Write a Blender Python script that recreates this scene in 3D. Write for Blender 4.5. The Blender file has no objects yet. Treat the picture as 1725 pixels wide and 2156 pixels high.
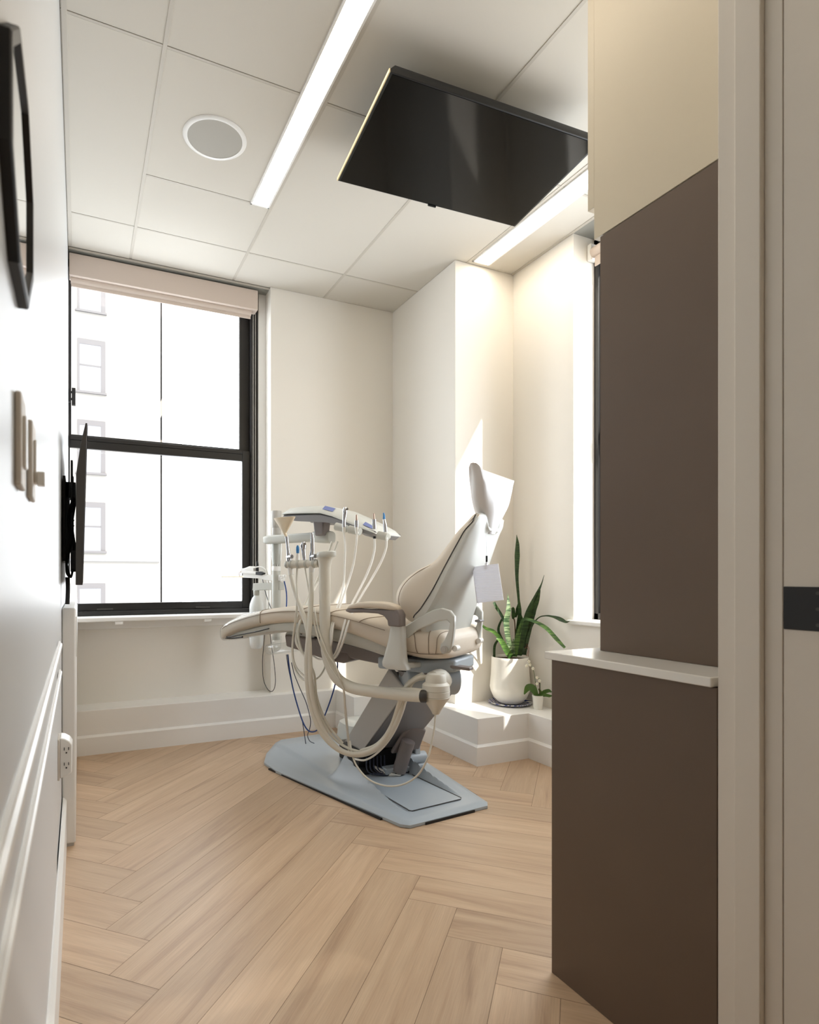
import bpy, bmesh, math, random
from mathutils import Vector, Matrix
random.seed(7)
SC = bpy.context.scene
COL = SC.collection
V = Vector
PI = math.pi

# ------------------------------------------------------------------ materials
def lin(c):
    return tuple(((v/255)/12.92 if v/255 <= .04045 else ((v/255+.055)/1.055)**2.4) for v in c)
def mat(name, rgb, rough=.5, metal=0, bump=0, bscale=200, vary=0, vscale=3, coat=0, spec=.5, trans=0, sheen=0):
    m = bpy.data.materials.new(name); m.use_nodes = True
    nt = m.node_tree; b = nt.nodes['Principled BSDF']
    col = (*lin(rgb), 1)
    b.inputs['Base Color'].default_value = col
    b.inputs['Roughness'].default_value = rough
    b.inputs['Metallic'].default_value = metal
    b.inputs['Specular IOR Level'].default_value = spec
    b.inputs['Coat Weight'].default_value = coat
    b.inputs['Transmission Weight'].default_value = trans
    tc = nt.nodes.new('ShaderNodeTexCoord')
    if vary:
        n = nt.nodes.new('ShaderNodeTexNoise'); n.inputs['Scale'].default_value = vscale; n.inputs['Detail'].default_value = 4
        mx = nt.nodes.new('ShaderNodeMix'); mx.data_type = 'RGBA'
        mx.inputs['A'].default_value = tuple(v*(1-vary) for v in col[:3])+(1,)
        mx.inputs['B'].default_value = tuple(min(1, v*(1+vary)) for v in col[:3])+(1,)
        nt.links.new(tc.outputs['Object'], n.inputs['Vector']); nt.links.new(n.outputs['Fac'], mx.inputs['Factor'])
        nt.links.new(mx.outputs['Result'], b.inputs['Base Color'])
    if bump:
        n = nt.nodes.new('ShaderNodeTexNoise'); n.inputs['Scale'].default_value = bscale; n.inputs['Detail'].default_value = 3
        bp = nt.nodes.new('ShaderNodeBump'); bp.inputs['Strength'].default_value = bump; bp.inputs['Distance'].default_value = .001
        nt.links.new(tc.outputs['Object'], n.inputs['Vector']); nt.links.new(n.outputs['Fac'], bp.inputs['Height'])
        nt.links.new(bp.outputs['Normal'], b.inputs['Normal'])
    return m
def emit(name, rgb, strength):
    m = bpy.data.materials.new(name); m.use_nodes = True
    b = m.node_tree.nodes['Principled BSDF']
    b.inputs['Base Color'].default_value = (.8,.8,.8,1)
    b.inputs['Emission Color'].default_value = (*rgb, 1); b.inputs['Emission Strength'].default_value = strength
    return m
def glassmat(name, tint=(1,1,1), refl=.08, rough=0.0):
    m = bpy.data.materials.new(name); m.use_nodes = True
    nt = m.node_tree; nt.nodes.clear()
    o = nt.nodes.new('ShaderNodeOutputMaterial'); mx = nt.nodes.new('ShaderNodeMixShader')
    t = nt.nodes.new('ShaderNodeBsdfTransparent'); t.inputs['Color'].default_value = (*tint,1)
    g = nt.nodes.new('ShaderNodeBsdfGlossy'); g.inputs['Roughness'].default_value = rough
    lw = nt.nodes.new('ShaderNodeLayerWeight'); lw.inputs['Blend'].default_value = .5
    pw = nt.nodes.new('ShaderNodeMath'); pw.operation = 'POWER'; pw.inputs[1].default_value = 4
    ma = nt.nodes.new('ShaderNodeMath'); ma.operation = 'MULTIPLY_ADD'; ma.inputs[1].default_value = .6; ma.inputs[2].default_value = refl*.6
    nt.links.new(lw.outputs['Facing'], pw.inputs[0]); nt.links.new(pw.outputs[0], ma.inputs[0]); nt.links.new(ma.outputs[0], mx.inputs[0]); nt.links.new(t.outputs[0], mx.inputs[1]); nt.links.new(g.outputs[0], mx.inputs[2])
    nt.links.new(mx.outputs[0], o.inputs[0])
    return m
def woodmat():
    m = bpy.data.materials.new('oak_planks'); m.use_nodes = True
    nt = m.node_tree; N = nt.nodes; L = nt.links; b = N['Principled BSDF']
    uv = N.new('ShaderNodeUVMap'); uv.uv_map = 'UVMap'
    mp = N.new('ShaderNodeMapping'); mp.inputs['Scale'].default_value = (.8, 11, 1)
    L.new(uv.outputs[0], mp.inputs[0])
    n1 = N.new('ShaderNodeTexNoise'); n1.inputs['Scale'].default_value = 1.6; n1.inputs['Detail'].default_value = 6; n1.inputs['Roughness'].default_value = .6; n1.inputs['Distortion'].default_value = .8
    L.new(mp.outputs[0], n1.inputs['Vector'])
    mp2 = N.new('ShaderNodeMapping'); mp2.inputs['Scale'].default_value = (4, 160, 1)
    L.new(uv.outputs[0], mp2.inputs[0])
    n2 = N.new('ShaderNodeTexNoise'); n2.inputs['Scale'].default_value = 2.0; n2.inputs['Detail'].default_value = 4
    L.new(mp2.outputs[0], n2.inputs['Vector'])
    r1 = N.new('ShaderNodeValToRGB')
    e = r1.color_ramp.elements
    e[0].position = .28; e[0].color = (*lin((168,139,113)),1)
    e[1].position = .72; e[1].color = (*lin((204,178,149)),1)
    k = r1.color_ramp.elements.new(.46); k.color = (*lin((190,162,133)),1)
    L.new(n1.outputs['Fac'], r1.inputs[0])
    at = N.new('ShaderNodeAttribute'); at.attribute_name = 'plank_tone'
    hs = N.new('ShaderNodeHueSaturation')
    mr = N.new('ShaderNodeMapRange'); mr.inputs['To Min'].default_value = .90; mr.inputs['To Max'].default_value = 1.09
    L.new(at.outputs['Fac'], mr.inputs[0]); L.new(mr.outputs[0], hs.inputs['Value']); L.new(r1.outputs[0], hs.inputs['Color'])
    mx = N.new('ShaderNodeMix'); mx.data_type = 'RGBA'; mx.blend_type = 'MULTIPLY'; mx.inputs['Factor'].default_value = 1
    mr2 = N.new('ShaderNodeMapRange'); mr2.inputs['From Min'].default_value = .3; mr2.inputs['From Max'].default_value = .7; mr2.inputs['To Min'].default_value = .90; mr2.inputs['To Max'].default_value = 1.05
    L.new(n2.outputs['Fac'], mr2.inputs[0]); L.new(hs.outputs[0], mx.inputs['A']); L.new(mr2.outputs[0], mx.inputs['B'])
    L.new(mx.outputs['Result'], b.inputs['Base Color'])
    bp = N.new('ShaderNodeBump'); bp.inputs['Strength'].default_value = .15; bp.inputs['Distance'].default_value = .001
    L.new(n2.outputs['Fac'], bp.inputs['Height']); L.new(bp.outputs[0], b.inputs['Normal'])
    b.inputs['Roughness'].default_value = .42
    return m

M = dict(
    wall=mat('warm_white_paint', (232,228,220), .55, bump=.06, bscale=300),
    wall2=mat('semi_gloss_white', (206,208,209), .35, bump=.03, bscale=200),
    trim=mat('white_trim_paint', (236,235,232), .35),
    jamb=mat('door_frame_paint', (222,215,204), .45),
    tile=mat('ceiling_tile', (208,203,193), .9, bump=.15, bscale=500),
    tee=mat('ceiling_tee', (192,186,175), .5),
    joint=mat('tile_joint', (150,143,132), .9),
    soffit=mat('shadow_grey_soffit', (150,150,143), .7),  # plain plaster, its shadow put into the grey
    wood=woodmat(), gap=mat('plank_gap', (96,76,58), .8),
    brown=mat('brown_laminate', (100,83,69), .5, vary=.06, vscale=6, bump=.05, bscale=400),
    cream=mat('cream_laminate', (212,201,178), .4),
    quartz=mat('white_quartz', (238,236,230), .15),
    black=mat('black_frame', (30,28,27), .35),
    blackm=mat('black_matte', (18,18,19), .5),
    screen=mat('screen_gloss', (3,3,3), .09, spec=.22),
    bezel=mat('bezel_grey', (60,57,54), .4),
    litedge=mat('strip_lit_edge', (205,190,150), .4, metal=.3),  # cream stands for strip light falling on the screen's left edge
    mirror=mat('mirror_glass', (230,230,230), .02, metal=1),
    glass=glassmat('window_glass'),
    clear=glassmat('clear_plastic', (.93,.94,.94), .09, .05),
    blind=mat('roller_fabric', (205,190,178), .8),
    grille=mat('speaker_grille', (176,173,165), .8),
    plastic=mat('white_plastic', (238,237,233), .35),
    greyp=mat('switch_grey', (185,182,176), .4),
    beige=mat('beige_plate', (214,206,194), .5),
    vinyl=mat('beige_vinyl', (216,205,189), .42, bump=.05, bscale=500),
    seam=mat('seam_thread', (150,135,118), .7),
    shell=mat('pale_grey_shell', (208,210,205), .3),
    shell2=mat('warm_light_grey', (190,190,182), .35),
    taupe=mat('taupe_grey_plastic', (128,120,118), .45),
    basegrey=mat('blue_grey_metal', (170,180,188), .32, metal=.0, bump=.05, bscale=900),
    column=mat('column_grey', (134,133,135), .4),
    columnlit=mat('column_lit_side', (178,176,172), .4),  # lighter column grey, light painted on its left side
    hose=mat('hose_beige', (216,213,202), .45),
    hosew=mat('hose_white', (234,233,228), .4),
    metal=mat('polished_steel', (205,205,208), .2, metal=1),
    brass=mat('pinkish_metal', (190,165,150), .3, metal=.8),
    blue=mat('blue_plastic', (60,130,190), .35),
    bluelabel=mat('blue_label', (120,132,185), .4),
    bluetube=mat('blue_tube', (38,74,140), .4),
    darkcord=mat('dark_cord', (52,58,76), .5),
    bottle=mat('milky_bottle', (232,236,236), .4),
    sheet=mat('white_plastic_sheet', (242,243,245), .35),
    paper=mat('bib_paper', (226,224,230), .8),
    tip=mat('cream_funnel_plastic', (238,224,198), .4),
    pot=mat('glazed_white_pot', (240,238,230), .3, vary=.02),
    soil=mat('potting_soil', (60,45,32), .9, bump=.6, bscale=150),
    stem=mat('brown_stem', (88,62,40), .7),
    green=mat('orchid_leaf', (78,112,46), .4),
    petal=mat('white_petal', (245,242,225), .5),
    wirebrown=mat('reddish_wire', (150,80,60), .5),
    brick=mat('pale_brick', (117,113,107), .9, vary=.05, vscale=2),
    stone=mat('grey_stone', (104,103,104), .9, vary=.06, vscale=2),
    winpane=mat('dark_pane', (102,102,104), .3),
    winframe=mat('grey_window_trim', (70,67,67), .7),
    strip=emit('led_diffuser', (1.0,.87,.70), 11.5),
    hallfill=emit('hall_fill_glow', (1.0,.86,.68), 4.5),  # glow of the added hallway fill lamp
)
def leafmat(name, dark, light):
    m = bpy.data.materials.new(name); m.use_nodes = True
    nt = m.node_tree; N = nt.nodes; L = nt.links; b = N['Principled BSDF']
    tc = N.new('ShaderNodeTexCoord'); mp = N.new('ShaderNodeMapping'); mp.inputs['Scale'].default_value = (12,12,70)
    L.new(tc.outputs['Object'], mp.inputs[0])
    n = N.new('ShaderNodeTexNoise'); n.inputs['Scale'].default_value = 1.5; n.inputs['Detail'].default_value = 3; L.new(mp.outputs[0], n.inputs['Vector'])
    r = N.new('ShaderNodeValToRGB'); r.color_ramp.elements[0].position = .42; r.color_ramp.elements[1].position = .62
    r.color_ramp.elements[0].color = (*lin(dark),1); r.color_ramp.elements[1].color = (*lin(light),1)
    L.new(n.outputs['Fac'], r.inputs[0]); L.new(r.outputs[0], b.inputs['Base Color'])
    b.inputs['Roughness'].default_value = .4
    return m
M['leafd'] = leafmat('snake_leaf_dark', (34,60,28), (58,88,42))
M['leafm'] = leafmat('snake_leaf_mid', (58,92,40), (104,140,66))
M['leafp'] = leafmat('snake_leaf_pale', (60,88,56), (150,170,128))
def platemat():
    m = bpy.data.materials.new('blue_white_pattern'); m.use_nodes = True
    nt = m.node_tree; N = nt.nodes; L = nt.links; b = N['Principled BSDF']
    tc = N.new('ShaderNodeTexCoord'); w = N.new('ShaderNodeTexWave'); w.inputs['Scale'].default_value = 16; w.inputs['Distortion'].default_value = 6; w.inputs['Detail'].default_value = 1
    L.new(tc.outputs['Object'], w.inputs['Vector'])
    r = N.new('ShaderNodeValToRGB'); r.color_ramp.interpolation = 'CONSTANT'; r.color_ramp.elements[0].color = (*lin((46,66,140)),1)
    r.color_ramp.elements[1].position = .5; r.color_ramp.elements[1].color = (*lin((240,238,232)),1)
    L.new(w.outputs['Fac'], r.inputs[0]); L.new(r.outputs[0], b.inputs['Base Color']); b.inputs['Roughness'].default_value = .25
    return m
M['plate'] = platemat()
def bibmat():
    m = bpy.data.materials.new('ribbed_paper'); m.use_nodes = True
    nt = m.node_tree; N = nt.nodes; L = nt.links; b = N['Principled BSDF']; b.inputs['Base Color'].default_value = (*lin((243,243,248)),1); b.inputs['Roughness'].default_value = .8
    tc = N.new('ShaderNodeTexCoord'); w = N.new('ShaderNodeTexWave'); w.bands_direction = 'Z'; w.inputs['Scale'].default_value = 55
    L.new(tc.outputs['Object'], w.inputs['Vector'])
    bp = N.new('ShaderNodeBump'); bp.inputs['Strength'].default_value = .8; bp.inputs['Distance'].default_value = .002
    L.new(w.outputs['Fac'], bp.inputs['Height']); L.new(bp.outputs[0], b.inputs['Normal'])
    tr = N.new('ShaderNodeBsdfTranslucent'); tr.inputs['Color'].default_value = (.92,.92,.95,1)
    ms = N.new('ShaderNodeMixShader'); ms.inputs[0].default_value = .45
    L.new(b.outputs[0], ms.inputs[1]); L.new(tr.outputs[0], ms.inputs[2]); L.new(ms.outputs[0], N['Material Output'].inputs['Surface'])
    return m
M['bib'] = bibmat()
def grillemat():
    m = bpy.data.materials.new('perforated_white'); m.use_nodes = True
    nt = m.node_tree; N = nt.nodes; L = nt.links; b = N['Principled BSDF']; b.inputs['Roughness'].default_value = .4
    tc = N.new('ShaderNodeTexCoord'); v = N.new('ShaderNodeTexVoronoi'); v.inputs['Scale'].default_value = 70; v.inputs['Randomness'].default_value = 0
    L.new(tc.outputs['Object'], v.inputs['Vector'])
    r = N.new('ShaderNodeValToRGB'); r.color_ramp.interpolation = 'CONSTANT'; r.color_ramp.elements[0].color = (.12,.13,.14,1); r.color_ramp.elements[1].position = .33; r.color_ramp.elements[1].color = (.8,.8,.78,1)
    L.new(v.outputs['Distance'], r.inputs[0]); L.new(r.outputs[0], b.inputs['Base Color'])
    return m
M['perf'] = grillemat()

# ------------------------------------------------------------------ mesh builder
def smoothpath(pts, n=6):
    pts = [V(p) for p in pts]
    if len(pts) < 3: return pts
    out = []
    P = [pts[0]*2-pts[1]] + pts + [pts[-1]*2-pts[-2]]
    for i in range(1, len(P)-2):
        a, b, c, d = P[i-1], P[i], P[i+1], P[i+2]
        for k in range(n):
            t = k/n
            out.append(.5*((2*b)+(c-a)*t+(2*a-5*b+4*c-d)*t*t+(3*b-a-3*c+d)*t**3))
    out.append(pts[-1])
    return out
class MB:
    def __init__(s): s.v = []; s.f = []
    def add(s, vs, fs):
        o = len(s.v); s.v += [V(p) for p in vs]; s.f += [tuple(i+o for i in f) for f in fs]; return s
    def box(s, a, b):
        x0,y0,z0 = [min(a[i],b[i]) for i in range(3)]; x1,y1,z1 = [max(a[i],b[i]) for i in range(3)]
        return s.add([(x0,y0,z0),(x1,y0,z0),(x1,y1,z0),(x0,y1,z0),(x0,y0,z1),(x1,y0,z1),(x1,y1,z1),(x0,y1,z1)],
            [(0,3,2,1),(4,5,6,7),(0,1,5,4),(1,2,6,5),(2,3,7,6),(3,0,4,7)])
    def obox(s, c, ax, ay, az):   # centre and three half-axis vectors
        c, ax, ay, az = V(c), V(ax), V(ay), V(az)
        return s.add([c-ax-ay-az,c+ax-ay-az,c+ax+ay-az,c-ax+ay-az,c-ax-ay+az,c+ax-ay+az,c+ax+ay+az,c-ax+ay+az],
            [(0,3,2,1),(4,5,6,7),(0,1,5,4),(1,2,6,5),(2,3,7,6),(3,0,4,7)])
    def rings(s, rs, cap=True, closed=True):
        n = len(rs[0]); vs = [p for r in rs for p in r]; fs = []
        for i in range(len(rs)-1):
            for j in range(n if closed else n-1):
                k = (j+1) % n
                fs.append((i*n+j, i*n+k, (i+1)*n+k, (i+1)*n+j))
        if cap and closed:
            fs.append(tuple(reversed(range(n)))); fs.append(tuple(range((len(rs)-1)*n, len(rs)*n)))
        return s.add(vs, fs)
    def tube(s, pts, r, seg=10, n=6, sm=True, flat=1):
        P = smoothpath(pts, n) if sm else [V(p) for p in pts]
        rr = r if isinstance(r, (list,tuple)) else [r]
        tan = [(P[min(i+1,len(P)-1)]-P[max(i-1,0)]).normalized() for i in range(len(P))]
        up = V((0,0,1)) if abs(tan[0].z) < .9 else V((1,0,0))
        u = tan[0].cross(up).normalized(); rs = []
        for i, p in enumerate(P):
            u = (u-tan[i]*u.dot(tan[i])).normalized(); w = tan[i].cross(u)
            q = i/(len(P)-1)*(len(rr)-1); k = min(int(q), len(rr)-2) if len(rr) > 1 else 0
            rad = rr[0] if len(rr) == 1 else rr[k]+(rr[k+1]-rr[k])*(q-k)
            rs.append([p+(u*math.cos(a)+w*math.sin(a)*flat)*rad for a in [2*PI*j/seg for j in range(seg)]])
        return s.rings(rs)
    def cyl(s, a, b, r0, r1=None, seg=20):
        return s.tube([a,b], [r0, r0 if r1 is None else r1], seg, sm=False)
    def lathe(s, o, prof, seg=36, axis=(0,0,1)):
        o = V(o); z = V(axis).normalized(); x = z.cross(V((0,1,0)) if abs(z.y) < .9 else V((1,0,0))).normalized(); y = z.cross(x)
        rs = [[o+z*h+(x*math.cos(2*PI*j/seg)+y*math.sin(2*PI*j/seg))*max(r,1e-4) for j in range(seg)] for r, h in prof]
        return s.rings(rs)
    def prism(s, poly, vec):
        vec = V(vec); n = len(poly); A = [V(p) for p in poly]
        return s.rings([A, [p+vec for p in A]])
    def build(s, name, m, parent=None, smooth=False, bevel=0, seg=2, loc=None, sub=0):
        me = bpy.data.meshes.new(name)
        if parent is not None: org = origin(parent)
        elif loc is not None: org = V(loc)
        else:
            xs = [p.x for p in s.v]; ys = [p.y for p in s.v]; zs = [p.z for p in s.v]
            org = V(((min(xs)+max(xs))/2, (min(ys)+max(ys))/2, min(zs)))
        me.from_pydata([tuple(p-org) for p in s.v], [], s.f)
        bm = bmesh.new(); bm.from_mesh(me); bmesh.ops.recalc_face_normals(bm, faces=bm.faces); bm.to_mesh(me); bm.free()
        me.materials.append(m if not isinstance(m, str) else M[m])
        o = bpy.data.objects.new(name, me); COL.objects.link(o)
        if parent is not None: o.parent = parent
        else: o.location = org
        if bevel:
            b = o.modifiers.new('bevel', 'BEVEL'); b.width = bevel; b.segments = seg; b.limit_method = 'ANGLE'; b.angle_limit = math.radians(40)
        if sub:
            b = o.modifiers.new('sub', 'SUBSURF'); b.levels = sub; b.render_levels = sub
        if smooth or bevel:
            for p in me.polygons: p.use_smooth = True
            try:
                me.set_sharp_from_angle(angle=math.radians(42))
            except Exception: pass
        ORG[o.name] = org
        return o
ORG = {}
def origin(o): return ORG[o.name]
def thing(name, label, cat, loc, group=None, kind=None):
    o = bpy.data.objects.new(name, None); COL.objects.link(o); o.location = loc; o.empty_display_size = .05
    ORG[o.name] = V(loc)
    return tag(o, label, cat, group, kind)
def tag(o, label=None, cat=None, group=None, kind=None):
    if label: o['label'] = label
    if cat: o['category'] = cat
    if group: o['group'] = group
    if kind: o['kind'] = kind
    return o
def struct(o): o['kind'] = 'structure'; return o

H = 2.876
XL, XR, YB = -.055, 2.45, 3.765
# ------------------------------------------------------------------ floor: herringbone planks
def make_floor():
    W, L = .1524, 1.2192
    q = math.sqrt(.5); per = W/q; PX, PY = .068, 1.847
    bm = bmesh.new(); uvl = bm.loops.layers.uv.new('UVMap'); tone = bm.faces.layers.float.new('plank_tone')
    g = .0006
    for col in range(-2, 3):
        for k in range(-30, 22):
            for kind in (0, 1):
                p = V((PX+col*2*L*q, PY+k*per))
                if kind == 0: o, d, w = p, V((q,q)), V((q,-q))
                else: o, d, w = p+V((L*q, L*q)), V((q,-q)), V((q,q))
                cs = [(g,g),(L-g,g),(L-g,W-g),(g,W-g)]
                vs = [bm.verts.new((*(o+d*a+w*b), 0)) for a, b in cs]
                f = bm.faces.new(vs); f[tone] = random.random()
                ru, rv = random.random()*40, random.random()*40
                for lp, (a, b) in zip(f.loops, cs): lp[uvl].uv = (a+ru, b+rv)
    for co, no in (((-.2,0,0),(-1,0,0)), ((2.6,0,0),(1,0,0)), ((0,3.95,0),(0,1,0)), ((0,-2,0),(0,-1,0))):
        bmesh.ops.bisect_plane(bm, geom=bm.verts[:]+bm.edges[:]+bm.faces[:], plane_co=co, plane_no=no, clear_outer=True)
    bmesh.ops.recalc_face_normals(bm, faces=bm.faces)
    for f in bm.faces:
        if f.normal.z < 0: f.normal_flip()
    me = bpy.data.meshes.new('floor'); bm.to_mesh(me); bm.free(); me.materials.append(M['wood'])
    o = bpy.data.objects.new('floor', me); COL.objects.link(o); struct(o); ORG[o.name] = V((0,0,0))
    MB().box((-.2,-2,-.08),(2.6,3.95,-.0008)).build('floor_slab', 'gap', o)
make_floor()

# ------------------------------------------------------------------ ceiling
def make_ceiling():
    base = MB().box((-.2,-2,H+.004),(2.62,3.98,H+.1)).build('ceiling', 'joint'); struct(base)
    xs = [XL-.01, .275, .885, 1.495, 2.105, XR+.02]
    ys = [-2.0, -1.44, -.83, -.22, .39, 1.0, 2.215, 3.425, YB+.02]
    t = MB(); w = .0075
    for i in range(len(xs)-1):
        yy = list(ys)
        if i == 1: yy = sorted(yy+[2.96])
        for j in range(len(yy)-1):
            t.box((xs[i]+w,yy[j]+w,H+.0015),(xs[i+1]-w,yy[j+1]-w,H+.02))
    t.build('ceiling_tiles', 'tile', base)
    e = MB()
    for i, x in enumerate(xs[1:-1]): e.box((x-w,-2,H-.001),(x+w,YB,H+.003))
    for i in range(len(xs)-1):
        yy = list(ys[1:-1])
        if i == 1: yy = sorted(yy+[2.96])
        for y in yy: e.box((xs[i]+w,y-w*.75,H),(xs[i+1]-w,y+w*.75,H+.003))
    e.box((XL,-2,H-.002),(XL+.018,YB,H+.002)); e.box((XR-.018,.7,H-.002),(XR,2.985,H+.002))
    e.box((XL,YB+.02,H-.002),(1.126,YB+.04,H+.002))
    e.build('ceiling_grid', 'tee', base, bevel=.001)
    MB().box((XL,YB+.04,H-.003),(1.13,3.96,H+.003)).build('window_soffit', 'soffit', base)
make_ceiling()

# ------------------------------------------------------------------ walls
struct(MB().box((-.2,-2,0),(XL,1.83,H)).build('wall_left', 'wall2', bevel=.003))
struct(MB().box((-.2,1.83,0),(XL-.004,3.98,H)).build('wall_left_far', 'wall2'))
# window wall: below the window, pier at right with its return
wb = MB()
wb.box((-.2,3.90,0),(1.13,4.1,.768)); wb.box((1.126,YB,0),(2.62,4.1,H)); wb.box((1.078,3.90,.768),(1.126,4.1,H)); wb.box((-.2,3.93,2.868),(1.13,4.1,H+.05))
struct(wb.build('wall_back', 'wall'))
struct(MB().box((2.02,2.985,0),(2.72,YB,H)).build('wall_corner_pier', 'wall', bevel=.002))
W2A, W2B = 1.30, 2.483
wr = MB()
wr.box((XR,W2B,0),(2.72,2.985,H)); wr.box((XR,.72,0),(2.72,W2A,H)); wr.box((XR,W2A,0),(2.72,W2B,.765)); wr.box((2.62,W2A,2.86),(2.72,W2B,H+.05))
struct(wr.build('wall_right', 'wall'))
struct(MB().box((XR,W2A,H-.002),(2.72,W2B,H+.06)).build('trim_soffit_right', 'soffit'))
# door wall seen edge on at right, with its stepped jamb
dw = MB(); dw.box((1.13,.54,0),(2.72,.745,H+.02))
struct(dw.build('wall_front', 'wall'))
j = MB()
j.box((1.086,.700,0),(1.13,.739,H)).box((1.074,.655,0),(1.13,.700,H))
struct(j.build('trim_door_casing', 'jamb', bevel=.0015))
jb = struct(MB().box((1.086,.625,0),(1.13,.6545,H)).build('trim_door_stop', 'jamb', bevel=.001))
dr = MB(); dr.box((1.086,.545,.004),(1.129,.6235,H-.004))
door = struct(dr.build('door_1', 'jamb', bevel=.0015))
MB().box((1.0835,.56,.912),(1.0865,.6225,.984)).build('strike_plate', 'blackm', door, bevel=.001)
lw = MB()
for z in (.922,.948,.974): lw.cyl((1.0832,.57,z),(1.0845,.57,z),.003,seg=10)
lw.build('plate_screw', 'bezel', door)
# hallway behind the camera
struct(MB().box((XL-.15,-2.1,0),(2.72,-2.0,H)).build('wall_hall_end', 'wall'))
struct(MB().box((2.62,-2.0,0),(2.72,.54,H)).build('wall_hall_right', 'wall'))
hl = thing('hall_fill_lamp', 'unseen fill lamp panel added in the hallway behind the camera', 'ceiling light', (1.2,-.8,H-.03))  # unseen lamp, added to light the space behind the camera
MB().box((.9,-1.1,H-.03),(1.5,-.5,H-.001)).build('fill_lamp_housing', 'plastic', hl, bevel=.003)
MB().box((.93,-1.07,H-.034),(1.47,-.53,H-.03)).build('diffuser', 'hallfill', hl)

# ledges (boxed plinth) round the room with baseboard on their faces
LZ = .248
def ledge(poly, name):
    struct(MB().prism([(x,y,0) for x, y in poly], (0,0,LZ)).build(name, 'trim', bevel=.003))
ledge([(XL,3.70),(1.56,3.70),(1.56,3.42),(1.918,3.42),(1.918,2.625),(2.263,2.625),(2.263,.78),(2.50,.78),(2.50,3.0),(2.06,3.0),(2.06,3.80),(1.2,3.80),(1.2,3.93),(XL,3.93)], 'trim_ledge')
def base_run(pts, name, z=.11, t=.012):
    m = MB()
    pts = [V((*p,0)) for p in pts]
    off = []
    for i in range(len(pts)):
        ds = []
        if i > 0: ds.append((pts[i]-pts[i-1]).normalized())
        if i < len(pts)-1: ds.append((pts[i+1]-pts[i]).normalized())
        n = V((0,0,0))
        for d in ds: n += V((d.y,-d.x,0))
        off.append(pts[i]+n*t if len(ds) > 1 else pts[i]+n*t)
    prof = [(0,0),(1,0),(1,z-.012),(.45,z-.003),(.3,z),(0,z)]
    rs = [[p.lerp(q,a)+V((0,0,h)) for a, h in prof] for p, q in zip(pts, off)]
    m.rings(rs); struct(m.build(name, 'trim'))
base_run([(-.012,3.70),(1.56,3.70),(1.56,3.42),(1.918,3.42),(1.918,2.625),(2.263,2.625),(2.263,1.2)], 'baseboard_back')
base_run([(XL,-2),(XL,2.47)], 'baseboard_left', z=.185, t=.013)
# chair rail and panel moulding on the left wall
def rail(z, y0, y1, w, t, name):
    prof = [(0,-w),(t*.5,-w),(t*.55,-w*.5),(t,-w*.3),(t,w*.4),(t*.6,w*.6),(t*.5,w),(0,w)]
    struct(MB().rings([[(XL+a,y,z+b) for a, b in prof] for y in (y0,y1)]).build(name, 'trim'))
rail(.796,-2,2.0,.013,.009,'trim_chair_rail')
rail(.706,-2,2.06,.010,.007,'trim_panel_moulding')

# ------------------------------------------------------------------ window 1
def bar(m, x0, x1, y0, y1, z0, z1): m.box((x0,y0,z0),(x1,y1,z1))
def window_back():
    y = 3.905
    x0, x1 = -.075, 1.078
    fr = MB()
    bar(fr,x0,x0+.012,y,y+.09,.77,2.868); bar(fr,x1-.046,x1,y-.006,y+.09,.77,2.868); bar(fr,x0,x1,y,y+.09,2.82,2.868); bar(fr,x0,x1,y-.004,y+.09,.77,.796)
    w = fr.build('window_1', 'black', bevel=.002); struct(w)
    us = MB()
    bar(us,x0+.012,-.055+.012,y+.05,y+.075,1.80,2.82); bar(us,.968,x1-.046,y+.05,y+.075,1.80,2.82); bar(us,-.043,.968,y+.05,y+.075,1.80,1.85); bar(us,-.043,.968,y+.05,y+.075,2.77,2.82)
    us.build('upper_sash', 'black', w, bevel=.002)
    ls = MB()
    bar(ls,x0+.012,-.05,y+.02,y+.045,.796,1.835); bar(ls,.98,x1-.046,y+.02,y+.045,.796,1.835); bar(ls,-.05,.98,y+.02,y+.045,1.765,1.812); bar(ls,-.05,.98,y+.016,y+.045,1.812,1.835); bar(ls,-.05,.98,y+.016,y+.045,.796,.842)
    sh = ls.build('lower_sash', 'black', w, bevel=.002)
    for x in (.14,.72): MB().box((x-.045,y+.008,.80),(x+.045,y+.018,.812)).build('sash_lift', 'bezel', sh, bevel=.002)
    MB().box((-.043,y+.06,1.85),(.968,y+.064,2.77)).build('window_pane', 'glass', w)
    MB().box((-.05,y+.03,.842),(.98,y+.034,1.765)).build('window_pane', 'glass', w)
    s = MB(); s.box((XL,3.74,.742),(1.126,3.92,.768))
    s.build('window_sill', 'trim', w, bevel=.006, seg=3)
    MB().box((XL,3.882,.69),(1.126,3.899,.742)).build('sill_apron', 'trim', w, bevel=.004)
    for x in (.21,.72): MB().box((x-.022,3.745,.724),(x+.022,3.80,.742)).build('sill_clip', 'trim', w, bevel=.003)
    MB().box((1.078,3.885,.768),(1.126,3.90,H)).build('side_casing', 'trim', w, bevel=.002)
    lt = MB(); lt.box((-.058,3.86,2.015),(-.046,3.872,2.095)).box((-.04,3.86,2.0),(-.02,3.885,2.10))
    for z in (2.035,2.075): lt.box((-.055,3.864,z-.006),(-.025,3.872,z+.006))
    lt.build('side_latch', 'blackm', w)
window_back()
rb = thing('roller_blind', 'beige roller blind rolled up at the top of the large left window', 'blind', (.5,3.87,2.70))
MB().box((XL+.002,3.815,2.735),(1.055,3.898,2.862)).build('cassette', 'blind', rb, bevel=.004)
MB().cyl((XL+.01,3.865,2.728),(1.02,3.865,2.728),.022,seg=24).build('rolled_fabric', 'blind', rb, smooth=True)
MB().box((XL+.012,3.86,2.688),(1.018,3.868,2.722)).build('hem_bar', 'blind', rb, bevel=.003)
chn = MB()
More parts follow.
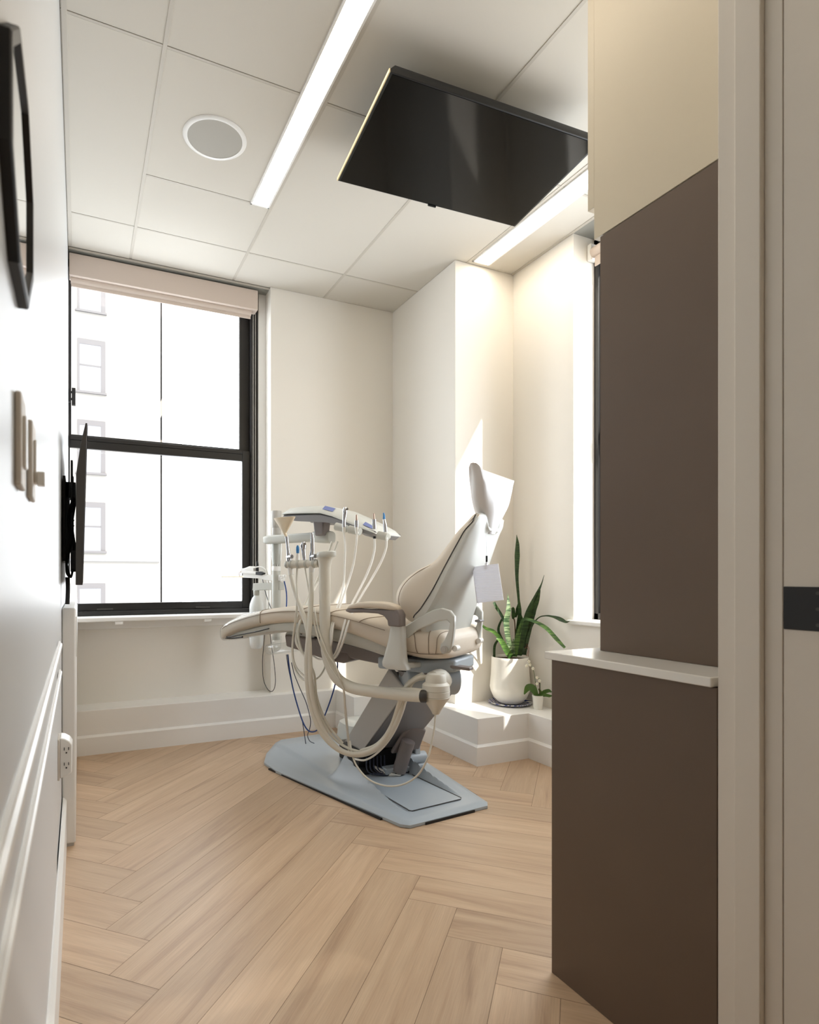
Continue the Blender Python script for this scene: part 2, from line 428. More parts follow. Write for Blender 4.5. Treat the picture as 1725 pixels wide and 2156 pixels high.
for x in (1.043,1.058): chn.tube([(x,3.89,2.74),(x,3.89,.93)], .0022, 6, sm=False)
chn.tube([(1.043,3.89,.93),(1.046,3.89,.908),(1.0505,3.89,.902),(1.055,3.89,.908),(1.058,3.89,.93)], .0022, 6)
chn.build('bead_chain', 'greyp', rb)

# ------------------------------------------------------------------ window 2 (right wall, mostly behind the tall cabinet)
def window_right():
    x = 2.60
    fr = MB()
    for y0, y1 in ((W2B-.03,W2B),(W2A,W2A+.05)): fr.box((x,y0,.765),(x+.09,y1,2.87))
    fr.box((x,W2A,.765),(x+.09,W2B,.80)); fr.box((x,W2A,2.83),(x+.09,W2B,2.87))
    w = fr.build('window_2', 'black', bevel=.002); struct(w)
    sa = MB()
    for y0, y1 in ((W2B-.07,W2B-.03),(W2A+.05,W2A+.09)): sa.box((x+.03,y0,.80),(x+.06,y1,2.83))
    for z0, z1 in ((.80,.842),(1.765,1.835),(2.79,2.83)): sa.box((x+.03,W2A+.09,z0),(x+.06,W2B-.07,z1))
    sa.build('sash', 'black', w, bevel=.002)
    MB().box((x+.043,W2A+.09,.842),(x+.047,W2B-.07,2.79)).build('window_pane', 'glass', w)
    MB().box((2.425,W2A-.02,.742),(2.60,W2B+.03,.766)).build('window_sill', 'trim', w, bevel=.006, seg=3)
window_right()
rb2 = thing('roller_blind', 'white roller blind bracket and roll at the right window beside the tall cabinet', 'blind', (2.55,1.9,2.70))
MB().cyl((2.565,W2A+.02,2.78),(2.565,W2B-.03,2.78),.028,seg=24).build('rolled_fabric', 'blind', rb2, smooth=True)
MB().box((2.545,W2B-.03,2.74),(2.595,W2B-.004,2.83)).build('bracket', 'plastic', rb2, bevel=.004)
MB().box((2.562,W2A+.02,2.70),(2.568,W2B-.04,2.76)).build('hem_bar', 'blind', rb2, bevel=.002)

# ------------------------------------------------------------------ radiator cover on the left
rc = thing('radiator_cover', 'tall white metal radiator cover standing along the left wall under the wall screen', 'radiator cover', (-.03,3.08,0))
MB().box((XL-.003,2.471,.01),(-.012,3.695,.885)).build('cover_body', 'trim', rc, bevel=.006, seg=3)
MB().box((-.0125,2.50,.70),(-.009,3.66,.85)).build('perforated_grille', 'perf', rc)
MB().box((XL-.003,2.474,0),(-.018,3.69,.012)).build('foot_strip', 'greyp', rc)

# ------------------------------------------------------------------ mirror, switches, outlets on the left wall
mr = thing('wall_mirror', 'black framed faceted mirror on the left wall, cropped by the photo edge', 'mirror', (XL,.73,1.47))
def mirror():
    yc, zc, ry, rz = .632, 1.367, .118, .101
    n = 8
    def ring(k, x): return [(x, yc+ry*k*math.cos(2*PI*(j+.5)/n)*1.08, zc+rz*k*math.sin(2*PI*(j+.5)/n)*1.08) for j in range(n)]
    m = MB(); m.rings([ring(1,XL), ring(1,XL+.008), ring(.985,XL+.0095), ring(.90,XL+.0095), ring(.89,XL+.006)], cap=False)
    m.build('mirror_frame', 'blackm', mr)
    MB().rings([ring(.90,XL+.002), ring(.90,XL+.0062)]).build('mirror_glass', 'mirror', mr)
mirror()
def switch_plate(name, label, y, w, zc, hgt, extra):
    t = thing(name, label, 'light switch', (XL,y,zc))
    MB().box((XL,y-w/2,zc-hgt/2),(XL+.006,y+w/2,zc+hgt/2)).build('cover_plate', 'beige', t, bevel=.002)
    MB().box((XL+.006,y-w*.2,zc-hgt*.28),(XL+.009,y+w*.2,zc+hgt*.28)).build('rocker', 'plastic', t, bevel=.001)
    if extra: MB().box((XL+.009,y-w*.25,zc-.028),(XL+.018,y+w*.1,zc-.012)).build('slider_knob', 'plastic', t, bevel=.0015)
    return t
switch_plate('light_switch', 'beige wall switch plate on left wall, nearer of the two below the mirror', .665, .05, 1.13, .088, False)
switch_plate('light_switch', 'wall switch plate with a protruding white slider knob, further of the two', .815, .055, 1.137, .090, True)
oa = thing('outlet_adapter', 'white plug-in outlet extender with two sockets low on the left wall', 'outlet', (XL,1.87,.49))
MB().box((XL,1.86,.434),(XL+.006,1.94,.548)).build('wall_plate', 'beige', oa, bevel=.002)
bd = MB(); bd.prism([(XL+.006,1.862,.438),(XL+.036,1.862,.452),(XL+.0375,1.862,.53),(XL+.03,1.862,.541),(XL+.018,1.862,.549),(XL+.006,1.862,.552)], (0,.07,0))
bd.build('adapter_body', 'plastic', oa, bevel=.003)
for zc in (.475,.517):
    so = MB()
    for dx in (.016,.027): so.box((XL+dx,1.8605,zc),(XL+dx+.0018,1.8625,zc+.008))
    so.cyl((XL+.0222,1.8605,zc-.007),(XL+.0222,1.8625,zc-.007),.0022,seg=10)
    so.build('socket', 'blackm', oa)
# outlet on the window wall seen behind the cables
wo = thing('wall_outlet', 'white duplex outlet on the window wall behind the blue tubing', 'outlet', [(1.312,3.9,0.376)][0])
o1 = [(1.265,3.9,0.431),(1.36,3.9,0.299),(1.312,3.9,0.396),(1.312,3.9,0.344)]
MB().box((o1[0][0],3.893,o1[1][2]),(o1[1][0],3.9,o1[0][2])).build('cover_plate', 'plastic', wo, bevel=.002)
for q in o1[2:]:
    so = MB()
    for dx in (-.008,.006): so.box((q[0]+dx,3.891,q[2]),(q[0]+dx+.003,3.894,q[2]+.01))
    so.cyl((q[0],3.891,q[2]-.008),(q[0],3.894,q[2]-.008),.003,seg=10)
    so.build('socket', 'blackm', wo)

# ------------------------------------------------------------------ wall screen
ws = thing('wall_screen', 'thin black screen seen edge on, on an arm mount at left wall before the window', 'screen', (-.02,2.6,1.0))
pt = [(0.017,2.337,1.547),(0.021,2.335,1.547),(0.006,2.342,0.971),(-0.014,2.351,0.971),(-0.011,2.35,1.362),(0.002,2.344,1.463)]
yy = 2.33
m = MB(); m.prism([(.020,yy,1.545),(.026,yy,1.545),(.011,yy,.972),(-.012,yy,.972),(-.0105,yy,1.36),(.004,yy,1.47)], (0,.92,0)); m.build('screen_back', 'bezel', ws, bevel=.002)
MB().prism([(.0262,yy+.01,1.54),(.0275,yy+.01,1.54),(.0125,yy+.01,.98),(.0112,yy+.01,.98)], (0,.90,0)).build('display_panel', 'screen', ws)
mt = MB(); mt.box((XL-.002,2.5,1.06),(XL+.008,3.0,1.38)); mt.box((XL+.008,2.52,1.30),(-.012,2.60,1.36)); mt.box((-.030,2.5,1.05),(-.022,2.56,1.44)); mt.box((-.03,2.9,1.05),(-.022,2.96,1.44))
mt.box((XL+.008,2.52,1.08),(XL+.02,2.58,1.36)); mt.cyl((XL+.012,2.55,1.10),(-.014,2.55,1.30),.006).cyl((XL+.012,2.55,1.30),(-.014,2.55,1.10),.006)
mt.box((-.03,2.49,1.02),(-.012,2.56,1.10))
mt.build('arm_mount', 'blackm', ws, bevel=.001)
cb = MB()
for k in range(6):
    y0 = 2.46+.02*k; r = random.random
    cb.tube([(-.02,y0,1.30-.02*k),(-.045+.01*r(),y0+.01,1.22-.01*k),(-.02-.02*r(),y0,1.15),(-.045,y0,1.08-.01*k),(-.03,y0,1.0),(-.022,y0,1.03)], .004, 6)
cb.tube([(-.04,2.46,1.0),(-.038,2.46,.96),(-.040,2.46,.90)], .0075, 8)
cb.build('cables', 'blackm', ws)

# ------------------------------------------------------------------ ceiling fittings
sp = thing('ceiling_speaker', 'round white in-ceiling speaker beside the left strip light', 'speaker', (.528,2.59,H-.01))
MB().lathe((.528,2.59,H+.001), [(.113,0),(.115,-.006),(.128,-.006),(.133,-.002),(.134,0)], 48).build('trim_ring', 'trim', sp, smooth=True)
MB().lathe((.528,2.59,H+.001), [(.114,0),(.114,-.004),(.001,-.0055)], 48).build('grille', 'grille', sp, smooth=True)
def strip(x0, x1, y0, y1, label):
    t = thing('linear_ceiling_light', label, 'ceiling light', ((x0+x1)/2,(y0+y1)/2,H-.006), group=None)
    f = MB(); e = .009
    f.box((x0-e,y0,H-.005),(x0,y1+e,H+.012)).box((x1,y0,H-.005),(x1+e,y1+e,H+.012)).box((x0-e,y1,H-.005),(x1+e,y1+e,H+.012)).box((x0-e,y0-e,H-.005),(x1+e,y0,H+.012))
    f.build('light_frame', 'trim', t, bevel=.001)
    MB().box((x0,y0,H-.003),(x1,y1,H+.002)).build('diffuser', 'strip', t)
strip(.788,.868,.55,2.955,'long glowing strip light in the ceiling between the speaker and the ceiling screen')
strip(2.130,2.232,1.25,2.945,'glowing strip light along the right side of the ceiling, partly behind the cabinet')
tv = thing('ceiling_screen', 'large black television hung flat under the ceiling facing down over the chair', 'screen', (1.49,2.12,2.74))
tl, bl = V((.965,1.815,2.725)), V((1.012,2.385,2.706))
br = V((1.928,2.337,2.706)); tr = tl+(br-bl)
nrm = (br-bl).cross(tl-bl).normalized()
if nrm.z < 0: nrm = -nrm
def inset(d, u): 
    c = (tl+br)/2
    return [p+(c-p).normalized()*d+nrm*u for p in (tl,bl,br,tr)]
MB().rings([inset(0,0),inset(0,.012),inset(.03,.045)]).build('screen_back', 'blackm', tv, bevel=.002)
MB().rings([inset(.012,-.0015),inset(.012,.002)]).build('display_panel', 'screen', tv)
e = (tr-tl).normalized()
MB().rings([[tl-e*.004+nrm*.012, tl-e*.004, tl+nrm*0, tl+nrm*.012],[bl-e*.004+nrm*.012, bl-e*.004, bl, bl+nrm*.012]]).build('lit_side_edge', 'litedge', tv)  # strip light on this edge is painted as a pale colour
q = (bl+br)/2; MB().obox(q+nrm*.0, e*.02, (tl-bl).normalized()*.003, nrm*.006).build('logo_bump', 'blackm', tv)
c = (tl+br)/2
mtc = MB(); mtc.box((c.x-.15,c.y-.1,H-.012),(c.x+.15,c.y+.1,H)); mtc.box((c.x-.03,c.y-.03,2.76),(c.x+.03,c.y+.03,H-.01)); mtc.box((c.x-.2,c.y-.12,2.745),(c.x+.2,c.y+.12,2.765))
mtc.build('ceiling_mount', 'blackm', tv, bevel=.002)

# ------------------------------------------------------------------ cabinets at right
bc = thing('base_cabinet', 'low brown laminate cabinet under the white countertop at right', 'cabinet', (1.7,.98,0))
MB().box((1.086,.7405,0),(1.106,1.175,.791)).build('side_panel', 'brown', bc, bevel=.0008)
MB().box((1.108,.762,.08),(2.24,1.155,.791)).build('carcass', 'brown', bc)
for i in range(2):
    x0 = 1.108+i*.57
    for z0, z1 in ((.09,.34),(.345,.60),(.605,.785)):
        d = MB().box((x0+.002,1.156,z0),(x0+.566,1.174,z1)).build('drawer', 'brown', bc, bevel=.001)
        MB().box((x0+.2,1.174,z1-.03),(x0+.36,1.182,z1-.02)).build('handle', 'blackm', d)
MB().box((1.108,.77,0),(2.24,1.10,.08)).build('plinth', 'blackm', bc)
ct = MB().box((1.078,.747,.792),(2.25,1.192,.811)).build('countertop', 'quartz', bevel=.002)
tag(ct, 'thin white quartz worktop on the low brown cabinet at right', 'countertop')
tc = thing('tall_cabinet', 'tall brown laminate cabinet standing on the white worktop at right', 'cabinet', (1.8,.95,.811))
MB().box((1.215,.762,.8115),(1.235,1.14,1.873)).build('side_panel', 'brown', tc, bevel=.0008)
MB().box((1.2355,.762,.8115),(2.24,1.12,1.873)).build('carcass', 'brown', tc)
MB().box((1.237,1.121,.82),(1.735,1.139,1.86)).build('cabinet_door', 'brown', tc, bevel=.001)
MB().box((1.739,1.121,.82),(2.238,1.139,1.86)).build('cabinet_door', 'brown', tc, bevel=.001)
uc = thing('upper_cabinet', 'cream upper cabinet reaching the ceiling above the tall brown cabinet', 'cabinet', (1.8,.95,1.875))
MB().box((1.215,.762,1.876),(1.235,1.16,H-.002)).build('side_panel', 'cream', uc, bevel=.0008)
MB().box((1.2355,.762,1.876),(2.24,1.158,H-.002)).build('carcass', 'cream', uc)
for x0, x1 in ((1.2165,1.735),(1.739,2.24)): MB().box((x0,1.161,1.962),(x1,1.183,H-.01)).build('cabinet_door', 'cream', uc, bevel=.001)

# ------------------------------------------------------------------ view outside the window
bl_ = thing('apartment_building', 'sunlit pale brick apartment building across the street, outside the left window', 'building', (0,16,-6))
YF = 16.0
X1 = [(1.879,16,4.812)][0][0]
MB().box((-6,YF,-12),(X1,YF+6,24)).build('brick_wall', 'brick', bl_)
wx = [(-0.042,16,5.758),(0.583,16,5.844)]
xa, xb = wx[0][0], wx[1][0]
zz = [(0.241,16,8.803),(0.241,16,7.473),(0.241,16,6.78),(0.241,16,5.508),(0.241,16,4.815),(0.241,16,3.543),(0.241,16,2.826),(0.241,16,1.636),(0.241,16,0.85),(0.241,16,-0.387)]
for col in (0,):
    for i in range(0, 10, 2):
        z1, z0 = zz[i][2], zz[i+1][2]
        w_ = MB(); e = .06
        w_.box((xa,YF-.02,z1-.13),(xb,YF+.01,z1)).box((xb-.10,YF-.022,z0),(xb,YF+.01,z1-.13)).box((xa,YF-.022,z0),(xa+.05,YF+.01,z1-.13)).box((xa-.05,YF-.06,z0-.05),(xb+.03,YF+.01,z0)).box((xa+.05,YF-.018,(z0+z1)/2-.02),(xb-.1,YF+.01,(z0+z1)/2+.02))
        p = w_.build('window', 'winframe', bl_)
        MB().box((xa+.05,YF-.01,z0),(xb-.1,YF,z1-.13)).build('pane', 'winpane', p)
zc = [(0.888,16,1.447),(0.888,16,1.389)]
MB().box((-6,YF-.08,zc[1][2]),(X1-.01,YF,zc[0][2])).build('cornice', 'stone', bl_)
qx = [(1.903,16.2,4.859),(2.426,16.2,4.914)]
qb = thing('stone_tower', 'pale grey stone edge of a building outside the left window', 'building', (qx[0][0],16.4,-6))
MB().box((qx[0][0]+.02,16.05,-12),(qx[1][0],19,24)).build('stone_wall', 'stone', qb)

# ================================================================== dental chair
ANG = math.radians(33)
CO = V((1.42,2.42,0)); CA = V((-math.sin(ANG), math.cos(ANG), 0)); CN = V((-CA.y, CA.x, 0))
def fw(w, z):     # the back is a little slimmer on the window side
    k = max(0, min(1, (1.25-z)/.25)); return w if w > 0 else w*(.95-.19*k)
def cw(s, w, z): return CO+CA*s+CN*w+V((0,0,z))      # chair local (toward toes, toward the room door side, up)
def sec(s, z0, z1, hw, e=.55, n=28, sag=0, w0=0):      # superellipse cross section of the lying cushion
    out = []
    for j in range(n):
        a = 2*PI*j/n; cx, sx = math.cos(a), math.sin(a)
        y = hw*math.copysign(abs(cx)**e, cx); z = (z0+z1)/2+(z1-z0)/2*math.copysign(abs(sx)**e, sx)
        if sx > 0: z -= sag*(1-abs(cx)**2)
        out.append(cw(s, w0+y, z))
    return out
def loft(st, n=4):   # smooth a list of station tuples
    P = [st[0]]+st+[st[-1]]; out = []
    for i in range(1, len(P)-2):
        a,b,c,d = P[i-1],P[i],P[i+1],P[i+2]
        for k in range(n):
            t = k/n; out.append(tuple(.5*(2*b[q]+(c[q]-a[q])*t+(2*a[q]-5*b[q]+4*c[q]-d[q])*t*t+(3*b[q]-a[q]-3*c[q]+d[q])*t**3) for q in range(len(b))))
    out.append(st[-1]); return out
ch = thing('dental_chair', 'reclining beige dental patient chair with pale grey shell on a blue-grey metal base', 'dental chair', CO)

# base plate : height field over a tapered outline
def base_plate():
    ax = V((-.10,.995,0)).normalized(); ay = V((-ax.y, ax.x, 0)); O = V((1.398,2.10,0))
    L = 1.42
    def halfw(u):
        pts = [(0,.205),(.03,.232),(.45,.315),(.9,.40),(1.06,.40),(1.2,.33),(1.38,.20),(1.42,.15)]
        for (a,b),(c,d) in zip(pts, pts[1:]):
            if a <= u <= c: return b+(d-b)*(u-a)/(c-a)
        return .15
    def hgt(u, v):
        hw = halfw(u); z = .024
        edge = min(1, (hw-abs(v))/.03, u/.03+.0, (L-u)/.03)
        z *= max(.55, min(1, .55+.45*max(0,edge)))
        if .10 < u < .66:      # two tapering side ribs toward the column
            t = (u-.10)/.56; rh = .115*t**1.25*(1 if t < .93 else (1-t)/.07)
            c = .165-.015*t
            d = abs(v)-c
            if d >= 0: z += rh*max(0, 1-d/(.035+.06*t))**1.4
            else: z += rh*max(0, 1+d/.018)
        if u > .5: z += .010*max(0, min(1, (u-.5)/.2))*max(0, min(1, (.24-abs(v))/.03))*max(0, min(1,(1.34-u)/.1))
        return z
    NU, NV = 140, 96; m = MB(); rows = []
    for i in range(NU+1):
        u = L*i/NU
        hw = halfw(u)
        rows.append([O+ax*u+ay*(hw*(2*j/NV-1))+V((0,0,hgt(u, hw*(2*j/NV-1)))) for j in range(NV+1)])
    m.rings(rows, cap=False, closed=False)
    # skirt and bottom
    bd = [r[0] for r in rows]+rows[-1][1:]+[r[-1] for r in reversed(rows[:-1])]+list(reversed(rows[0][1:-1]))
    low = [V((p.x,p.y,.002)) for p in bd]
    m.rings([bd, low], cap=False); m.add(low, [tuple(range(len(low)))])
    o = m.build('base_plate', 'basegrey', ch, smooth=True)
    f = MB()
    f.obox(O+ax*.006+V((0,0,.005)), ay*.13, ax*.01, V((0,0,.005)))
    for sd in (1,-1): f.obox(O+ax*.55+ay*sd*.325+V((0,0,.004)), ax*.42+ay*sd*.075, ay*.012, V((0,0,.004)))
    f.build('rubber_pad', 'blackm', ch)
    pn = MB(); q = [O+ax*u+ay*v+V((0,0,.0255)) for u, v in ((.09,-.135),(.09,.135),(.57,.13),(.57,-.13))]
    pn.prism(q, (0,0,.0025)); pn.build('base_cover_panel', 'basegrey', ch, bevel=.002)
    gl = MB(); P = [O+ax*u+ay*v+V((0,0,.0275)) for u, v in ((.57,-.138),(.10,-.142),(.088,-.13),(.088,.13),(.10,.142),(.57,.138))]
    gl.tube(P, .0018, 6, sm=False); gl.build('panel_gap', 'bezel', ch)
base_plate()

# leaning lift column
def slab(bot, top, cx0, cx1, name, m_, y0=0, y1=0, bevel=.008):
    pass
cbx = 1.43
col = MB()
B = [V((cbx-.135,2.74,.13)),V((cbx+.135,2.70,.13)),V((cbx+.135,2.93,.10)),V((cbx-.135,2.97,.10))]
T_ = [V((cbx-.105,2.335,.49)),V((cbx+.125,2.30,.47)),V((cbx+.125,2.47,.56)),V((cbx-.105,2.50,.56))]
col.rings([B, [b.lerp(t,.9) for b, t in zip(B,T_)], T_])
col.build('lift_column', 'column', ch, bevel=.018, seg=3)
ed = MB(); d = V((-.006,0,0))
ed.rings([[B[0]+d+V((0,-.012,-.01)),B[0]+d+V((0,.05,0)),B[3]+d,B[3]+d+V((.03,0,0)),B[0]+V((.02,.02,0))],[T_[0]+d+V((0,-.006,.01)),T_[0]+d+V((0,.05,.03)),T_[3]+d+V((0,0,.012)),T_[3]+d+V((.03,0,.012)),T_[0]+V((.02,.02,0))]])
ed.build('column_lit_face', 'columnlit', ch, bevel=.006)  # lighter face laid on the column to paint its lit side
hd = MB(); hd.cyl((cbx-.10,2.375,.535),(cbx+.15,2.335,.53),.072,seg=32); hd.build('column_head', 'basegrey', ch, smooth=True, bevel=.006)
fl = MB(); fl.prism([(cbx-.02,2.66,.13),(cbx+.13,2.64,.14),(cbx+.135,2.58,.25),(cbx+.06,2.57,.285),(cbx+.02,2.60,.245)], (0,-.018,-.012)); fl.build('lower_fairing', 'taupe', ch, bevel=.008)
# mechanism at the foot of the column
mc = MB(); mc.box((1.27,2.72,.03),(1.57,2.98,.125)); mc.box((1.25,2.66,.028),(1.36,2.80,.052)); mc.build('pivot_housing', 'blackm', ch, bevel=.008)
cy = MB(); cy.cyl((1.43,2.60,.045),(1.46,2.56,.20),.034,seg=24); cy.build('lift_cylinder', 'taupe', ch, smooth=True)
br_ = MB(); br_.box((1.36,2.60,.028),(1.58,2.66,.062)); br_.box((1.535,2.62,.06),(1.565,2.74,.15)); br_.build('steel_bracket', 'basegrey', ch, bevel=.005)
MB().cyl((1.50,2.64,.085),(1.60,2.64,.085),.03,seg=20).build('bracket_roller', 'basegrey', ch, smooth=True)
wr_ = MB()
for k in range(6):
    x = 1.30+.02*k; wr_.tube([(x,2.70,.10),(x-.02,2.64,.05),(x+.04,2.61,.034),(x+.09,2.60,.034),(1.42,2.62,.05)], .0035, 6)
wr_.build('base_wiring', 'darkcord', ch)
tw = MB()
for k in range(3): tw.tube([(1.33,2.68,.06),(1.36+.01*k,2.61,.033+.004*k),(1.42,2.59-.008*k,.034),(1.45,2.61,.04)], .004, 6)
tw.build('white_wiring', 'hosew', ch)

# swivel block and lever under the seat
sb = MB(); sb.prism([cw(.12,.15,.585),cw(-.12,.17,.585),cw(-.24,.10,.59),cw(-.24,-.12,.59),cw(-.1,-.17,.585),cw(.12,-.15,.585)], (0,0,.055)); sb.build('seat_support', 'basegrey', ch, bevel=.012, seg=3)
sl = MB(); sl.cyl(cw(-.03,0,.54), cw(-.03,0,.60), .10, .12, 32); sl.build('swivel_collar', 'column', ch, smooth=True)
MB().prism([cw(-.14,.12,.612),cw(-.19,.12,.612),cw(-.30,.09,.60),cw(-.30,.045,.60),cw(-.14,.06,.612)], (0,0,.014)).build('swivel_lever', 'taupe', ch, bevel=.004)
ab = MB(); ab.prism([cw(.12,.14,.60),cw(-.0,.14,.578),cw(-.05,.05,.565),cw(.15,-.1,.60)], (0,0,.02)); ab.build('arm_bracket_plate', 'bezel', ch, bevel=.003)

# seat and leg cushion
st = [(-.255,.682,.740,.13),(-.245,.662,.768,.20),(-.21,.650,.792,.235),(-.12,.648,.800,.250),(0,.672,.812,.256),(.12,.708,.835,.256),(.26,.742,.858,.252),(.40,.762,.869,.246),(.55,.768,.868,.236),(.70,.760,.856,.225),(.84,.742,.836,.212),(.97,.718,.812,.198),(1.08,.694,.783,.180),(1.16,.676,.752,.150),(1.205,.672,.724,.10),(1.222,.682,.704,.04)]
st = [(a if a < .7 else .7+(a-.7)*.865, b-.02*max(0, (a-.6)/.6), c-.012*max(0, (a-.6)/.6), d) for a, b, c, d in st]
ss = loft(st, 4)
seat = MB().rings([sec(s_, a, b, hw, .5, 36, .008) for s_, a, b, hw in ss]).build('seat', 'vinyl', ch, smooth=True)
def topz(s_, w):
    for p, q in zip(ss, ss[1:]):
        if p[0] <= s_ <= q[0]:
            t = (s_-p[0])/(q[0]-p[0]); a, b, hw = [p[i]+(q[i]-p[i])*t for i in (1,2,3)]
            x = min(1, abs(w)/hw); sx = (max(0, 1-x**(1/.5*1.0)))**.5
            sx = (max(0,1-(x**(1/.5))))**.5
            c = x**(1/.5)
            return (a+b)/2+(b-a)/2*(max(0,1-c**1)**.5)-.008*(1-x**2), a, b, hw
    return .8,.7,.8,.2
def seat_pt(s_, ang_, grow=.0012):
    for p, q in zip(ss, ss[1:]):
        if p[0] <= s_ <= q[0]:
            t = (s_-p[0])/(q[0]-p[0]+1e-9); a, b, hw = [p[i]+(q[i]-p[i])*t for i in (1,2,3)]
            break
    cx, sx = math.cos(ang_), math.sin(ang_); e = .5
    y = (hw+grow)*math.copysign(abs(cx)**e, cx); z = (a+b)/2+((b-a)/2+grow)*math.copysign(abs(sx)**e, sx)-(.008*(1-abs(cx)**2) if sx > 0 else 0)
    return cw(s_, y, z)
sm_ = MB()
# lengthwise side seam, top seams and cross seams of the quilting
sm_.tube([seat_pt(.02+.05*k, .12) for k in range(23)], .0016, 5, n=2)
for s0 in (.13,.30,.47):
    sm_.tube([seat_pt(s0-.07*math.sin(a*1.0)+.03, a) for a in [.12+.13*k for k in range(23)]], .0016, 5, n=2)
sm_.tube([seat_pt(.76, a) for a in [-.3+.16*k for k in range(24)]], .0016, 5, n=2)
for s0, ds in ((-.06,.06),(-.12,.03),(-.18,0),(-.215,-.02)):
    sm_.tube([seat_pt(s0+ds*math.sin(a-.1), a) for a in [-.32+.1*k for k in range(16)]], .0018, 5, n=2)
sm_.tube([seat_pt(-.235+.02*k, -.32) for k in range(11)], .0018, 5, n=2)
sm_.build('seam_stitching', 'seam', seat)

# clear plastic toe cover
tcv = MB().rings([sec(s_, a-.006, b+.005, hw+.005, .5, 36, .008) for s_, a, b, hw in ss if s_ > .745], cap=False).build('toe_cover', 'clear', ch, smooth=True)
wr2 = MB(); wr2.tube([cw(1.12,.10,.674),cw(1.0,.19,.684),cw(.92,.205,.700),cw(.80,.215,.722),cw(.70,.22,.745)], .003, 6); wr2.tube([cw(1.10,.12,.668),cw(1.0,.17,.676),cw(.90,.195,.69)], .005, 6); wr2.build('gathered_cover_edge', 'blackm', ch)

# pale underframe shell and taupe channel below it
us_ = loft([(.0,.640,.70,.20),(.06,.648,.725,.215),(.16,.672,.75,.225),(.33,.701,.775,.228),(.5,.722,.79,.222),(.62,.727,.785,.212),(.74,.712,.765,.20),(.88,.690,.735,.185),(1.0,.674,.71,.16),(1.08,.668,.70,.12)], 3)
MB().rings([sec(s_, a, b, hw, .35, 28) for s_, a, b, hw in us_]).build('underframe_shell', 'shell2', ch, smooth=True)
chn_ = MB(); poly = [(-.02,.590),(.10,.600),(.28,.618),(.30,.640),(.42,.640),(.48,.66),(.48,.70),(.33,.69),(.10,.655),(-.02,.64)]
chn_.prism([cw(s_, .13, z) for s_, z in poly], CN*-.26); chn_.build('taupe_channel', 'taupe', ch, bevel=.006)
# junction box at the front under the leg rest
jb_ = MB(); jb_.prism([cw(s_, .10, z) for s_, z in ((.30,.600),(.34,.585),(.42,.590),(.62,.632),(.69,.645),(.70,.705),(.44,.69),(.30,.66))], CN*-.26)
jbo = jb_.build('junction_box', 'taupe', ch, bevel=.008)
jt = MB(); jt.prism([cw(s_, .08, z) for s_, z in ((.715,.700),(.70,.722),(.54,.718),(.52,.70),(.54,.69),(.70,.694))], CN*-.22); jt.build('junction_box_lid', 'shell2', ch, bevel=.005)
js = MB(); js.tube([cw(.60,.09,.715),cw(.57,.1,.735),cw(.53,.10,.735),cw(.48,.1,.71)], .007, 8); js.build('box_handle', 'blackm', ch, smooth=True)
lg = MB(); lg.prism([cw(.43,.102,.645),cw(.46,.102,.655),cw(.47,.102,.672),cw(.44,.102,.668)], CN*.002); lg.build('arrow_sticker', 'shell2', ch)

# backrest cushion
bs = [  # z, front s, seam s, halfwidth front, halfwidth seam
 (.800,-.075,-.100,.19,.20),(.820,-.040,-.115,.22,.232),(.850,-.002,-.138,.235,.243),(.895,.026,-.168,.240,.246),(.945,.020,-.196,.238,.243),(.99,-.015,-.218,.230,.236),(1.03,-.075,-.238,.216,.228),(1.065,-.155,-.256,.205,.220),(1.128,-.212,-.285,.190,.204),(1.194,-.262,-.318,.172,.186),(1.235,-.302,-.342,.166,.174),(1.256,-.322,-.352,.160,.166),(1.266,-.338,-.358,.152,.158)]
def notch(z, w):      # hollow in the top edge where the headrest post plugs in
    f = max(0, min(1, (z-1.19)/.06)); q = max(0, min(1, (.095-abs(w))/.035)); q = q*q*(3-2*q)
    g = max(0, min(1, (abs(w)-.125)/.05))
    return z-.052*f*q-.020*f*g*g
def bsec(z, fs, ss_, hf, hs, back=.012, n=60):
    out = []
    lean = .55
    # D shaped section : flat back at the seam, rounded sides, front bulge
    pts = []
    for j in range(n+1):
        a = PI*j/n
        cx, sx = math.cos(a), math.sin(a)
        w = (hf+(hs-hf)*(1-sx))*math.copysign(abs(cx)**.55, cx)
        s_ = ss_-back+(fs-ss_+back)*abs(sx)**.42
        pts.append((s_, w))
    # centre channel slightly hollow
    for s_, w in pts:
        h = 1-min(1, abs(w)/hf)
        out.append(cw(s_-.010*h, fw(w, z), notch(z, w)))
    return out
backc = MB().rings([bsec(*t) for t in loft(bs, 4)]).build('backrest', 'vinyl', ch, smooth=True)
bl2 = loft(bs, 4)
seamb = MB()
for sgn in (1,-1):
    seamb.tube([cw(t[1]-.030-.35*(abs(t[1]-t[2]))*.5, sgn*(t[3]*.985+.004), t[0]) for t in bl2[4:-4:2]], .0016, 5, n=2)
seamb.build('seam_stitching', 'seam', backc)

